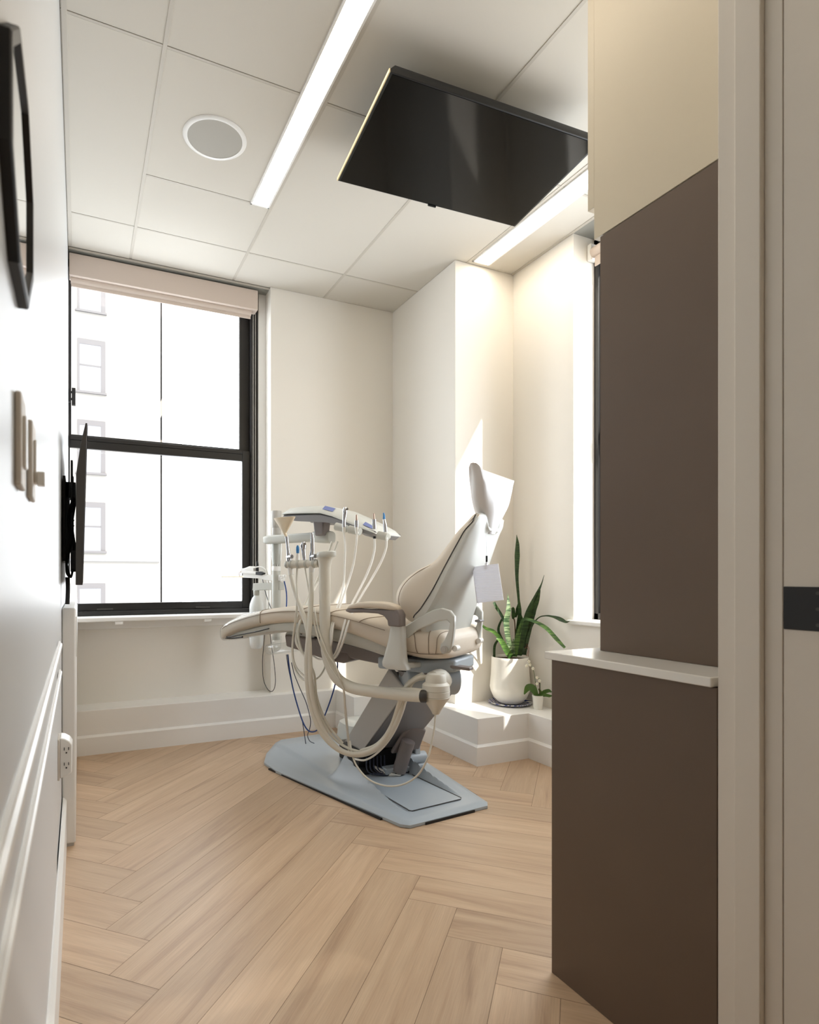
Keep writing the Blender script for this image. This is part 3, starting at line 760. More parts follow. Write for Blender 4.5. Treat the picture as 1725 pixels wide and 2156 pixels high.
# backrest shell
sh_ = [
 (.690,-.165,-.185,.15,.12),(.715,-.165,-.205,.19,.15),(.75,-.160,-.222,.215,.175),(.79,-.130,-.238,.238,.185),(.83,-.115,-.250,.248,.19),(.87,-.150,-.262,.250,.192),(.95,-.205,-.285,.250,.190),(1.03,-.243,-.310,.234,.182),(1.12,-.285,-.338,.210,.170),(1.20,-.325,-.364,.190,.160),(1.238,-.346,-.375,.178,.154),(1.258,-.352,-.376,.170,.148),(1.266,-.355,-.368,.160,.142)]
def shsec(z, s0, s1, h0, h1, n=48):
    return [V((p.x,p.y,notch(z, (p-CO).dot(CN))))+CN*(fw((p-CO).dot(CN), z)-(p-CO).dot(CN)) for p in shsec0(z, s0, s1, h0, h1, n)]
def shsec0(z, s0, s1, h0, h1, n):
    out = [cw(s0, h0, z), cw(s0-.004, h0+.004, z)]
    for j in range(n+1):
        a = PI*j/n; cx, sx = math.cos(a), math.sin(a)
        out.append(cw(s0+(s1-s0)*abs(sx)**.55 if abs(cx) < .999 else s0-.006, (h0+.003 if abs(cx) > .985 else h1+(h0-h1)*(abs(cx)**6))*math.copysign(abs(cx)**.38 if abs(cx) > 1e-6 else 0, cx), z))
    out += [cw(s0-.004, -h0-.004, z), cw(s0, -h0, z)]
    return out
shl = MB().rings([shsec(*t) for t in loft(sh_, 4)]).build('backrest_shell', 'shell', ch, smooth=True)
for sgn in (1,-1):
    MB().tube([cw(t[1]+.001, fw(sgn*(t[3]+.0035), t[0]), notch(t[0], t[3])) for t in loft(sh_, 4)[16:]], .0024, 6, n=1).build('shell_gap_line', 'bezel', shl)
so_ = MB(); so_.tube([cw(-.262,-.10,.80),cw(-.262,-.15,.80)], [.014,.014], 14, sm=False, flat=.5); so_.build('grip_slot', 'column', shl, smooth=True)

# hinge side plates, C shaped, near and far
C1 = [(-0.056,0.25,0.738),(-0.061,0.25,0.785),(-0.112,0.25,0.815),(-0.167,0.25,0.848),(-0.204,0.25,0.865),(-0.242,0.25,0.874),(-0.279,0.25,0.864),(-0.298,0.25,0.841),(-0.298,0.25,0.803),(-0.29,0.25,0.741),(-0.284,0.25,0.71),(-0.271,0.25,0.69),(-0.246,0.25,0.685),(-0.233,0.25,0.703),(-0.238,0.25,0.727),(-0.254,0.25,0.743),(-0.271,0.25,0.779),(-0.279,0.25,0.814),(-0.265,0.25,0.825),(-0.231,0.25,0.821),(-0.178,0.25,0.798),(-0.13,0.25,0.776),(-0.09,0.25,0.74)]
for sgn, nm in ((1,'near'),(-1,'far')):
    sw_ = .252 if sgn > 0 else -.150
    ds_ = 0 if sgn > 0 else .025
    p_ = MB(); p_.prism([cw(s_+ds_, sw_, z) for s_, w, z in C1], CN*(-sgn*.022))
    o_ = p_.build('hinge_plate', 'shell', ch, bevel=.004)
    s0, _, z0 = [(-0.257,0.25,0.707)][0]; s0 += ds_
    bt = MB(); bt.cyl(cw(s0, sw_-sgn*.022, z0), cw(s0, sw_+sgn*.01, z0), .014, seg=20); bt.cyl(cw(s0, sw_+sgn*.01, z0), cw(s0, sw_+sgn*.012, z0), .009, seg=16)
    bt.build('hinge_bolt', 'greyp', o_, smooth=True)
    bt = MB(); bt.cyl(cw(s0-.035, sw_-sgn*.052, z0+.003), cw(s0-.035, sw_-sgn*.017, z0+.003), .012, seg=20); bt.build('hinge_pin', 'plastic', o_, smooth=True)

# armrest (camera side)
AR = [(0.149,0.33,0.857),(0.132,0.33,0.869),(0.06,0.33,0.877),(-0.009,0.33,0.873),(-0.043,0.33,0.864),(-0.056,0.33,0.841),(-0.061,0.33,0.798),(-0.101,0.33,0.796),(-0.105,0.33,0.835),(-0.101,0.33,0.858),(-0.083,0.33,0.871),(-0.032,0.33,0.878),(0.049,0.33,0.886),(0.12,0.33,0.878),(0.144,0.33,0.867)]
ar = thing if False else None
pad = loft([(.168,.862,.868,.012),(.15,.862,.880,.026),(.10,.866,.893,.032),(.03,.868,.897,.034),(-.03,.864,.894,.034),(-.068,.862,.884,.030),(-.082,.862,.872,.018)], 4)
armw = .312
arm_pad = MB().rings([sec(s_, a, b, hw, .6, 20, 0, armw) for s_, a, b, hw in pad]).build('armrest_pad', 'vinyl', ch, smooth=True)
brk = MB(); brk.prism([cw(s_, armw+.026, z) for s_, z in ((.172,.852),(.168,.864),(-.085,.866),(-.098,.845),(-.098,.795),(-.04,.797),(-.036,.820),(-.02,.838),(.01,.847),(.08,.849),(.15,.846))], CN*-.052)
brk.build('armrest_bracket', 'taupe', ch, bevel=.010, seg=3)
pst = MB()
for (s0,s1,z,t) in (): pass
rs = []
for z, s0, s1, hw in ((.797,-.040,-.098,.024),(.74,-.030,-.100,.025),(.68,-.012,-.103,.027),(.645,.000,-.108,.030),(.628,-.002,-.118,.030),(.618,-.020,-.120,.026)):
    rs.append([cw(s0+(s1-s0)*(.5-.5*math.copysign(abs(math.cos(a))**.5, math.cos(a))), armw-.012+hw*math.copysign(abs(math.sin(a))**.5, math.sin(a)), z) for a in [2*PI*j/24 for j in range(24)]])
pst.rings(rs); pst.build('armrest_post', 'shell', ch, smooth=True)
am = MB(); am.prism([cw(-.11,.30,.622),cw(-.03,.30,.618),cw(-.03,.16,.61),cw(-.11,.16,.61)], (0,0,.022)); am.build('armrest_mount', 'shell', ch, bevel=.005)

# headrest under its cover
hr = MB(); 
for s_, z in ((-.355,1.20),): hr.rings([[cw(-.352+dx, w, z_) for dx, w in ((.02,.03),(-.01,.03),(-.01,-.03),(.02,-.03))] for z_, in ((1.185,),(1.30,))])
hr.build('headrest_post', 'metal', ch, bevel=.003)
hs = loft([(1.235,.055,.022),(1.255,.085,.030),(1.30,.105,.036),(1.35,.110,.036),(1.385,.095,.028),(1.40,.06,.015)],4)
def hsec(z, hw, ht):
    return [cw(-.345-.20*(z-1.235)+ht*math.copysign(abs(math.sin(a))**.7, math.sin(a)), hw*math.copysign(abs(math.cos(a))**.7, math.cos(a)), z) for a in [2*PI*j/24 for j in range(24)]]
MB().rings([hsec(*t) for t in hs]).build('headrest', 'vinyl', ch, smooth=True)

# translucent white bag over the headrest, flared open at the top
hc = None
def cover():
    cz = []
    m = MB(); n = 40; rows = []
    prof = [(1.185,.035,.022,-.352),(1.22,.062,.032,-.353),(1.26,.088,.042,-.356),(1.31,.116,.046,-.362),(1.36,.128,.042,-.368),(1.395,.138,.036,-.372),(1.42,.150,.030,-.375)]
    for i, (z, hw, ht, s0) in enumerate(loft(prof, 3)):
        f = max(0, (z-1.25)/.18)
        row = []
        for j in range(n):
            a = 2*PI*j/n; cx, sx = math.cos(a), math.sin(a)
            wr = 1+.05*f*math.sin(5*a+z*30)+.03*f*math.sin(11*a+1)
            up = f*(.070*max(0,(cx-.35)/.65)**1.3 - .034 + .040*max(0,min(1,(.35-cx)/.35))**1.2 + .012*max(0,-cx)**2)
            row.append(cw(s0+ht*wr*(1+.3*f)*math.copysign(abs(sx)**.7, sx)-f*.018*max(0,-cx), hw*wr*math.copysign(abs(cx)**.8, cx)+(-.030*f if cx < 0 else .105*f**.8*cx), z+up))
        rows.append(row)
    m.rings(rows)
    o = m.build('headrest_cover', 'sheet', smooth=True)
    tag(o, 'white plastic cover bag over the headrest with pointed loose corners', 'headrest cover')
cover()

# hub, swing arm and assistant post on the camera side
hub = [(1.346,2.13,0.432),(1.346,2.13,0.497),(1.346,2.13,0.536),(1.346,2.13,0.601)]
hx, hy = hub[1][0], hub[1][1]
zb, zm, zt, ztop = hub[0][2], hub[1][2], hub[2][2], hub[3][2]
hb = MB(); hb.lathe((hx,hy,0), [(.0,zb-.002),(.014,zb-.001),(.020,zb+.012),(.046,zm-.012),(.056,zm),(.058,zm+.006),(.056,zm+.008),(.058,zm+.010),(.058,zm+.030),(.056,zm+.032),(.058,zm+.034),(.056,zt+.018),(.044,zt+.028),(.042,ztop-.012),(.036,ztop-.002),(.015,ztop),(0,ztop)], 40)
hbo = hb.build('arm_hub', 'hose', ch, smooth=True)
hk = MB(); hk.tube([(hx+.0,hy+.02,ztop-.035),(hx+.05,hy+.045,ztop-.032),(hx+.08,hy+.07,ztop-.05)], .040, 16); hk.build('hub_elbow', 'hose', ch, smooth=True)
LA = [(1.287,2.128,0.51),(1.236,2.208,0.506),(1.147,2.344,0.505),(1.094,2.426,0.512),(1.055,2.486,0.542),(1.033,2.52,0.598),(1.021,2.538,0.665),(1.017,2.545,0.773),(1.016,2.547,0.903),(1.016,2.547,1.043)]
la = MB(); la.tube(LA, .0255, 20, n=6); la.build('swing_arm_tube', 'hose', ch, smooth=True)
lj = MB(); lj.tube([V(LA[0])+V((.008,-.004,0)), V(LA[0]), V(LA[0]).lerp(V(LA[1]),.1)], .0268, 20, sm=False); lj.build('arm_joint_ring', 'bezel', ch, smooth=True)
lf = MB(); q0 = V(LA[0]); lf.tube([q0+V((.03,0,.012)), q0.lerp(V(LA[2]),.2)+V((0,0,.022)), q0.lerp(V(LA[2]),.6)+V((0,0,.022))], [.012,.010,.003], 10); lf.build('arm_hose_fairing', 'hose', ch, smooth=True)
pt_ = [(1.016,2.547,0.946),(1.016,2.547,1.041),(1.016,2.547,1.093),(1.016,2.547,1.112)]
pp = MB(); px, py = pt_[0][0], pt_[0][1]
pp.lathe((px,py,0), [(.0268,pt_[0][2]-.02),(.0268,pt_[0][2]),(.0272,pt_[1][2]),(.033,pt_[2][2]-.01),(.036,pt_[2][2]-.004),(.036,pt_[2][2]),(0,pt_[2][2]+.001)], 32)
pp.build('post_head', 'hose', ch, smooth=True)
cp = MB(); cp.rings([[V((px,py,z))+CA*(k*.048*math.cos(a))+CN*(k*.040*math.sin(a))-CA*.008+V((0,0,-.10*(k*.042*math.cos(a)))) for a in [2*PI*j/32 for j in range(32)]] for z, k in ((pt_[2][2]-.004,.9),(pt_[2][2]+.002,1),(pt_[3][2]-.002,1),(pt_[3][2]+.003,.9))])
cp.build('post_cap', 'shell', ch, smooth=True)
hb_ = [(0.998,2.574,1.063),(0.9,2.725,1.059)]
hbr = MB(); hbr.tube(hb_, .0185, 18, sm=False); hbar = hbr.build('instrument_holder_bar', 'hose', ch, smooth=True)
gr = MB()
for k in range(4):
    p0 = V(hb_[1]).lerp(V(hb_[0]), .12+.25*k); d_ = (V(hb_[1])-V(hb_[0])).normalized()
    gr.cyl(p0-d_*.0065, p0+d_*.0065, .0202, seg=20)
gr.build('holder_ring', 'shell2', hbar, smooth=True)
sb2 = MB(); sb2.lathe(V(hb_[1])+V((0,0,0)), [(0,-.019),(.013,-.015),(.019,-.005),(.020,.005),(.013,.016),(0,.019)], 20); sb2.build('holder_end_knob', 'shell2', hbar, smooth=True)

# ------------------------------------------------------------------ delivery unit (post, arm, instrument head) on the far side
du = thing('delivery_unit', 'dental delivery unit with a sloping grey instrument head on a horizontal arm', 'dental delivery unit', [(1.072,3.47,0.63)][0])
pz = [(1.072,3.47,0.645),(1.072,3.47,0.829),(1.072,3.47,1.065),(1.072,3.47,1.185),(1.072,3.47,1.219),(1.072,3.47,1.293),(1.072,3.47,1.398)]
px_, py_ = pz[0][0], pz[0][1]
mm = MB(); mm.cyl((px_,py_,pz[0][2]-.02),(px_,py_,pz[2][2]),.026,seg=28); mm.build('support_post', 'shell2', du, smooth=True)
mm = MB(); mm.tube([(px_,py_,pz[0][2]),(px_,py_,pz[0][2]-.035),V((px_,py_,pz[0][2]-.058))-CA*.02+CN*.03,V((px_,py_,pz[0][2]-.064))-CA*.05+CN*.10,cw(.60,-.14,.655)], .030, 18); mm.build('clear_elbow', 'clear', du, smooth=True)
mm = MB(); mm.lathe((px_,py_,0), [(.020,pz[2][2]-.01),(.024,pz[2][2]+.01),(.034,pz[2][2]+.06),(.036,pz[3][2]+.03)], 28); mm.build('clear_sleeve', 'clear', du, smooth=True)
mm = MB(); mm.cyl((px_,py_,pz[2][2]),(px_,py_,pz[3][2]+.02),.024,.026,24); mm.build('upper_post', 'shell2', du, smooth=True)
mm = MB(); mm.lathe((px_,py_,0), [(.018,pz[2][2]-.03),(.027,pz[2][2]-.028),(.027,pz[2][2]-.002),(.019,pz[2][2]+.004)], 24); mm.build('post_collar', 'trim', du, smooth=True)
gf = MB()
for k in range(10):
    a = 2*PI*k/10; gf.obox((px_+.021*math.cos(a),py_+.021*math.sin(a),pz[2][2]+.006), (.002*-math.sin(a),.002*math.cos(a),0),(.003*math.cos(a),.003*math.sin(a),0),(0,0,.012))
gf.build('sleeve_grips', 'bezel', du)
mm = MB(); mm.cyl((px_,py_,pz[4][2]),(px_,py_,pz[5][2]),.027,seg=28); mm.lathe((px_,py_,0), [(.027,pz[5][2]),(.030,pz[5][2]+.004),(.032,pz[6][2]-.01),(.030,pz[6][2]-.002),(.016,pz[6][2]),(0,pz[6][2])], 28); mm.build('post_top', 'greyp', du, smooth=True)
a0, a1 = [(1.02,3.513,1.223),(1.272,3.125,1.229)]
a0, a1 = V(a0), V(a1); da = (a1-a0).normalized()
def capsule(p, q, hz, hn, k=12):
    m = MB(); rs = []
    L = (q-p).length; d = (q-p).normalized()
    for t, sc in ((0,.82),(.02,.97),(.05,1),(L-.02,1),(L-.005,.95),(L,.85)):
        rs.append([p+d*t+CN*(hn*sc*math.copysign(abs(math.cos(a))**.6, math.cos(a)))+V((0,0,hz*sc*math.copysign(abs(math.sin(a))**.6, math.sin(a)))) for a in [2*PI*j/28 for j in range(28)]])
    m.rings(rs); return m
capsule(a0, a1, .0265, .032).build('horizontal_arm', 'shell2', du, smooth=True)
e0, e1 = [(1.211,3.182,1.228),(1.273,3.086,1.221)]
capsule(V(e0), V(e1), .035, .042).build('arm_end_housing', 'shell2', du, smooth=True)
n0, n1 = [(1.218,3.098,1.228),(1.218,3.098,1.307)]
nk = MB(); nk.rings([[V(n0)+CA*(x*.030)+CN*(y*.03) for x, y in ((1,1),(-1,1),(-1,-1),(1,-1))],[V(n1)+CA*(x*.036)+CN*(y*.036) for x, y in ((1,1),(-1,1),(-1,-1),(1,-1))]]); nk.build('head_neck', 'taupe', du, bevel=.008)
# head body : side profile extruded, sloping camera-side face
HT = [(0.859,-0.1,1.358),(0.829,-0.1,1.38),(0.727,-0.1,1.384),(0.601,-0.1,1.379),(0.524,-0.1,1.359),(0.435,-0.1,1.322),(0.349,-0.1,1.283),(0.273,-0.1,1.244),(0.259,-0.1,1.221)]
HB = [(0.859,-0.1,1.329),(0.759,-0.1,1.309),(0.657,-0.1,1.298),(0.57,-0.1,1.291),(0.473,-0.1,1.269),(0.391,-0.1,1.239),(0.334,-0.1,1.21),(0.284,-0.1,1.196),(0.259,-0.1,1.212)]
def head(HT, HB, w0, w1, name, m_, par, k0=1, k1=1, bevel=.006):
    top = [(s_, z) for s_, _, z in HT]; bot = [(s_, z) for s_, _, z in HB]
    poly = top+list(reversed(bot)); cx = sum(p[0] for p in poly)/len(poly); cz = sum(p[1] for p in poly)/len(poly)
    rs = []
    for w, k, dz in ((w0,k0,0),(w0-.02,1,0),(w1+.02,1,0),(w1,k1,0)):
        rs.append([cw(cx+(a-cx)*(.97+.03*k), w, cz+(z-cz)*k+dz) for a, z in poly])
    return MB().rings(rs).build(name, m_, par, bevel=bevel, seg=3)
HU = [(a, w, z*.55+b[2]*.45) for (a, w, z), b in zip(HT, HB)]
hbody = head(HU, HB, -.075, -.34, 'head_lower_case', 'column', du, .8, .8)
HT2 = [(a,w,z+.002) for a,w,z in HT]
def head_top():
    rs = []
    for w, k, ins in ((-.070,0,0),(-.074,.25,.0),(-.115,1,.0),(-.30,1,0),(-.335,.3,0),(-.34,0,0)):
        rs.append([cw(a, w, zl+(zh-zl)*k) for (a,_,zl), (_,_,zh) in zip(HU, HT2)]+[cw(a, w, zl-.002) for (a,_,zl) in reversed(HU)])
    return MB().rings(rs).build('head_top_panel', 'shell', du, bevel=.004)
htp = head_top()
def label(i, t0, t1, k0, k1, name):
    def P(t, k):
        (a,_,z), (b,_,y) = HU[i], HU[i+1]; (c,_,x), (d,_,v) = HT2[i], HT2[i+1]
        s_ = a+(b-a)*t; zl = z+(y-z)*t; zh = x+(v-x)*t; f = .25+.75*k
        return cw(s_, -.074-.041*k, zl+(zh-zl)*f)+CN*.0015+V((0,0,.0012))
    MB().rings([[P(t0,k0),P(t1,k0),P(t1,k1),P(t0,k1)],[q+CN*.001+V((0,0,.001)) for q in (P(t0,k0),P(t1,k0),P(t1,k1),P(t0,k1))]]).build(name, 'bluelabel', htp)
label(3,.1,.95,.35,.95,'control_display'); label(6,.1,.85,.35,.95,'control_display')
for px0 in (640,667): 
    pass
# instrument holders along the near edge of the head
HOLD = [(1.203,2.791,1.25),(1.247,2.724,1.232),(1.335,2.587,1.198)]
hdir = V((HOLD[1][0]-HOLD[0][0], HOLD[1][1]-HOLD[0][1], HOLD[1][2]-HOLD[0][2])).normalized()
for i, p in enumerate(HOLD):
    p = V(p)
    bdy = MB(); bdy.tube([p+CN*-.055, p, p+CN*.004], [.013,.015,.015], 16, sm=False)
    L = .032 if i < 2 else .026
    bdy.cyl(p+hdir*-L, p+hdir*L, .0205, .0185, 24)
    ho = bdy.build('instrument_holder', 'shell2', du, smooth=True)
    kn = MB(); kn.cyl(p+hdir*-L*1.0+CN*.004, p+hdir*(-L-.004)+CN*.004, .010, seg=16); kn.build('holder_knob', 'greyp', ho, smooth=True)

# ------------------------------------------------------------------ handpieces and suction tips with their hoses
def handpiece(name, label, cat, parts, hose, hr_=.0042, hm='hosew', group=None):
    # parts: (name, material, [points], radii)
    base = parts[0][2][-1]
    t = thing(name, label, cat, base, group)
    for nm, mt_, pts, rad in parts:
        m = MB(); m.tube(pts, [q*1.22 for q in rad], 16, sm=False); m.build(nm, mt_, t, smooth=True)
    if hose:
        m = MB(); m.tube(hose, hr_*1.08, 9, n=6); m.build('hose', hm, t, smooth=True)
    return t
Wd = -.005
handpiece('air_water_syringe', 'steel air water syringe, tallest instrument in the right-hand holders of the delivery head', 'dental syringe',
  [('barrel','metal', [(1.205,2.76,1.25),(1.205,2.76,1.283),(1.208,2.755,1.321)], [.0085,.0065,.0095]), ('head','metal', [(1.208,2.755,1.321),(1.208,2.755,1.335),(1.208,2.755,1.349)], [.0095,.011,.006]), ('button','metal', [(1.207,2.729,1.337),(1.203,2.718,1.336)], [.005,.005]), ('collar','hosew', [(1.205,2.76,1.221),(1.205,2.76,1.25)], [.006,.008])],
  [(1.205,2.76,1.221),(1.207,2.752,1.154),(1.205,2.752,1.059),(1.192,2.735,0.965),(1.142,2.665,0.892),(1.08,2.577,0.835),(1.034,2.518,0.764),(1.033,2.52,0.688),(1.053,2.617,0.628),(1.074,2.769,0.595),(1.069,2.869,0.607)], .0040)
handpiece('dental_handpiece', 'steel handpiece with a brown collar in the middle holder of the delivery head', 'dental handpiece',
  [('body','metal', [(1.245,2.698,1.246),(1.245,2.698,1.279)], [.0085,.0085]), ('tip','brass', [(1.245,2.698,1.279),(1.245,2.698,1.308)], [.0045,.0035]), ('collar','hosew', [(1.247,2.696,1.214),(1.245,2.698,1.246)], [.0065,.008])],
  [(1.247,2.696,1.214),(1.242,2.697,1.152),(1.232,2.709,1.059),(1.202,2.7,0.977),(1.151,2.651,0.902),(1.093,2.574,0.834),(1.046,2.518,0.778),(1.032,2.503,0.712),(1.05,2.586,0.641),(1.078,2.727,0.607)], .0045)
handpiece('dental_handpiece', 'steel handpiece rising at the right tip of the delivery head, left of the blue-tipped one', 'dental handpiece',
  [('body','metal', [(1.314,2.638,1.235),(1.313,2.64,1.282)], [.0085,.0085]), ('tip','brass', [(1.313,2.64,1.282),(1.312,2.642,1.312)], [.0045,.0035]), ('collar','blackm', [(1.314,2.638,1.188),(1.314,2.638,1.2)], [.006,.006])],
  [(1.314,2.638,1.193),(1.309,2.627,1.139),(1.289,2.622,1.069),(1.248,2.612,0.989),(1.182,2.566,0.911),(1.121,2.513,0.848),(1.074,2.458,0.788),(1.052,2.455,0.715),(1.069,2.557,0.643),(1.093,2.703,0.602)], .0050)
handpiece('dental_handpiece', 'steel handpiece with a dark blue tip in the rightmost holder of the delivery head', 'dental handpiece',
  [('body','metal', [(1.343,2.576,1.218),(1.341,2.578,1.252),(1.338,2.582,1.28)], [.0085,.008,.005]), ('tip','blue', [(1.338,2.582,1.28),(1.338,2.582,1.296),(1.337,2.585,1.31)], [.0055,.0045,.003]), ('collar','hosew', [(1.345,2.571,1.181),(1.343,2.576,1.213)], [.006,.0085])],
  [(1.345,2.571,1.181),(1.344,2.574,1.137),(1.319,2.575,1.075),(1.273,2.574,1),(1.2,2.538,0.918),(1.135,2.491,0.849),(1.083,2.443,0.783),(1.06,2.442,0.712),(1.073,2.55,0.635),(1.101,2.692,0.598)], .0050)
# assistant side, in the holder bar on the post
handpiece('suction_handpiece', 'high volume suction handpiece carrying a wide cream triangular funnel tip', 'suction handpiece',
  [('valve_body','metal', [(0.906,2.715,1.056),(0.903,2.72,1.083),(0.902,2.722,1.106),(0.9,2.725,1.128),(0.895,2.732,1.192)], [.009,.010,.0085,.0065,.0065]), ('valve_knob','metal', [(0.899,2.727,1.095),(0.906,2.687,1.096)], [.008,.008]), ('tail','hosew', [(0.91,2.71,1.011),(0.906,2.715,1.056)], [.0105,.0105])],
  [(0.908,2.713,1.016),(0.916,2.682,0.944),(0.925,2.632,0.868),(0.935,2.579,0.795),(0.941,2.551,0.722),(0.944,2.547,0.626),(0.947,2.542,0.519),(0.963,2.536,0.412),(1.003,2.511,0.296),(1.059,2.462,0.228),(1.119,2.406,0.218),(1.183,2.345,0.26),(1.232,2.306,0.351),(1.255,2.27,0.458),(1.276,2.238,0.544),(1.324,2.2,0.577)], .0105, 'hose')
fn = MB(); fq = [(0.895,2.732,1.187),(0.889,2.742,1.21),(0.923,2.689,1.284),(0.853,2.798,1.282)]
q1, q2, qr, ql = [V(p) for p in fq]
def ell(c, ra, rb, ax): return [c+ax*(ra*math.cos(a))+CN*(rb*math.sin(a)) for a in [2*PI*j/24 for j in range(24)]]
axx = (qr-ql).normalized(); cc = (qr+ql)/2
fn.rings([ell(q1,.0065,.0065,axx), ell(q2,.009,.008,axx), ell(cc,(qr-ql).length/2,.022,axx), ell(cc+V((0,0,.001)),(qr-ql).length/2-.002,.020,axx), ell(q2+V((0,0,.006)),.006,.005,axx)])
fo = fn.build('funnel_tip', 'tip', bpy.data.objects['suction_handpiece'], smooth=True)
handpiece('saliva_ejector', 'slim saliva ejector valve with a bright blue tip beside the funnel', 'saliva ejector',
  [('valve_body','plastic', [(0.93,2.679,1.049),(0.93,2.679,1.078),(0.931,2.677,1.098),(0.931,2.677,1.116)], [.0075,.0085,.007,.005]), ('tip','blue', [(0.931,2.677,1.111),(0.931,2.677,1.127),(0.931,2.677,1.14),(0.931,2.677,1.149)], [.0055,.0065,.006,.003])],
  [(0.93,2.679,1.049),(0.924,2.67,0.978),(0.917,2.644,0.901),(0.913,2.651,0.813),(0.92,2.713,0.707),(0.935,2.764,0.622),(0.944,2.749,0.555),(0.961,2.687,0.517),(0.978,2.624,0.517)], .0048, 'hose')
handpiece('air_water_syringe', 'steel syringe with a round head in the assistant holder left of the tall post', 'dental syringe',
  [('barrel','metal', [(0.954,2.642,1.049),(0.952,2.644,1.088),(0.949,2.649,1.133)], [.006,.0065,.0085]), ('head','metal', [(0.949,2.649,1.131),(0.949,2.649,1.146),(0.949,2.649,1.164)], [.010,.0125,.006]), ('button','metal', [(0.952,2.644,1.155),(0.945,2.618,1.153)], [.005,.005])],
  [(0.954,2.642,1.049),(0.96,2.633,1),(0.964,2.607,0.923),(0.965,2.57,0.838),(0.972,2.541,0.753),(0.992,2.51,0.67),(1.02,2.467,0.589),(1.055,2.431,0.519),(1.082,2.462,0.416),(1.118,2.517,0.293),(1.145,2.55,0.194)], .0035, 'hose')
handpiece('suction_handpiece', 'tall steel suction handpiece in the assistant holder right beside the thick post', 'suction handpiece',
  [('valve_body','metal', [(0.976,2.608,1.064),(0.976,2.608,1.099),(0.978,2.605,1.121),(0.978,2.605,1.175),(0.976,2.608,1.204)], [.0105,.0105,.008,.0075,.0055]), ('valve_knob','metal', [(0.973,2.612,1.094),(0.98,2.574,1.096)], [.008,.008]), ('tail','hosew', [(0.975,2.61,1.022),(0.976,2.608,1.064)], [.0105,.0115])],
  [(0.975,2.61,1.026),(0.97,2.598,0.945),(0.954,2.568,0.838),(0.94,2.553,0.732),(0.934,2.562,0.624),(0.937,2.558,0.517),(0.953,2.552,0.41),(0.986,2.519,0.307),(1.035,2.481,0.243),(1.096,2.441,0.212),(1.156,2.386,0.225),(1.215,2.331,0.284),(1.248,2.28,0.385),(1.264,2.257,0.491),(1.291,2.232,0.554),(1.327,2.197,0.587)], .0115, 'hose')

# umbilical and smaller hoses
def cord(name, label, pts, r, m_, group=None, cat='hose', n=6):
    o = MB().tube(pts, r, 9, n=n).build(name, m_, smooth=True)
    return tag(o, label, cat, group)
cord('supply_hose', 'beige supply hose looping from the box under the leg rest down beside the base', [(1.21,2.927,1.187),(1.188,2.925,1.125),(1.154,2.921,1.05),(1.099,2.914,0.939),(1.031,2.835,0.858),(0.951,2.701,0.786),(0.926,2.684,0.699),(0.951,2.647,0.639),(0.964,2.607,0.595),(0.976,2.589,0.488),(0.998,2.574,0.38),(1.043,2.523,0.278),(1.104,2.448,0.23),(1.169,2.365,0.24),(1.232,2.306,0.32),(1.259,2.265,0.439),(1.306,2.229,0.523)], .0065, 'hose')
cord('supply_hose', 'beige supply hose crossing behind the holder bar and hanging in front of the leg cushion', [(1.23,2.896,1.186),(1.201,2.904,1.107),(1.164,2.906,1.037),(1.107,2.902,0.951),(0.981,2.729,0.829),(0.933,2.675,0.744),(0.938,2.649,0.668),(0.959,2.616,0.612),(0.979,2.585,0.554),(0.992,2.583,0.444),(1.029,2.545,0.329),(1.079,2.486,0.251)], .0055, 'hose')
cord('supply_hose', 'narrow beige hose in the left-hand loop hanging below the leg rest', [(1.064,2.876,0.915),(1.006,2.8,0.86),(0.938,2.703,0.809),(0.921,2.71,0.708),(0.924,2.725,0.627),(0.935,2.708,0.572),(0.955,2.659,0.54),(0.978,2.624,0.521),(1.012,2.608,0.537),(1.047,2.626,0.576),(1.075,2.676,0.613)], .0040, 'hose')
cord('supply_hose', 'pale hose dropping from the syringe area and crossing the thick post diagonally', [(0.992,2.619,0.857),(0.985,2.539,0.753),(1.006,2.488,0.661),(1.028,2.454,0.611),(1.042,2.433,0.561),(1.066,2.451,0.504),(1.1,2.508,0.383),(1.143,2.572,0.233),(1.16,2.6,0.157)], .0035, 'hose')
cord('supply_hose', 'thin beige tube hanging in a wide loop from the arm hub over the base cover', [(1.345,2.132,0.437),(1.331,2.117,0.383),(1.312,2.109,0.319),(1.29,2.106,0.258),(1.266,2.142,0.185),(1.23,2.198,0.135),(1.187,2.264,0.113),(1.142,2.333,0.122),(1.109,2.384,0.163),(1.102,2.433,0.209),(1.105,2.465,0.264)], .0040, 'hose')
cord('supply_hose', 'white hose pair strand arching from the hub down the column face', [(1.328,2.195,0.567),(1.291,2.215,0.555),(1.274,2.242,0.493),(1.261,2.261,0.419),(1.236,2.3,0.321),(1.2,2.355,0.238),(1.16,2.417,0.185),(1.145,2.513,0.165)], .0045, 'hosew')
cord('supply_hose', 'beige hose curling out of the hub top and over the swing arm', [(1.342,2.173,0.58),(1.289,2.181,0.576),(1.259,2.208,0.546),(1.242,2.235,0.503),(1.243,2.27,0.439),(1.228,2.312,0.339),(1.193,2.366,0.262),(1.136,2.417,0.226)], .0100, 'hose')
cord('blue_tube', 'dark blue tube looping from the box under the leg rest nearly to the floor', [(1.007,3.056,0.588),(1.022,3.07,0.505),(1.047,3.087,0.398),(1.078,3.093,0.292),(1.108,3.084,0.201),(1.138,3.075,0.161),(1.165,3.033,0.175),(1.177,2.978,0.242),(1.191,2.919,0.341),(1.197,2.856,0.45),(1.181,2.788,0.546),(1.17,2.768,0.597)], .0038, 'bluetube', cat='tube')
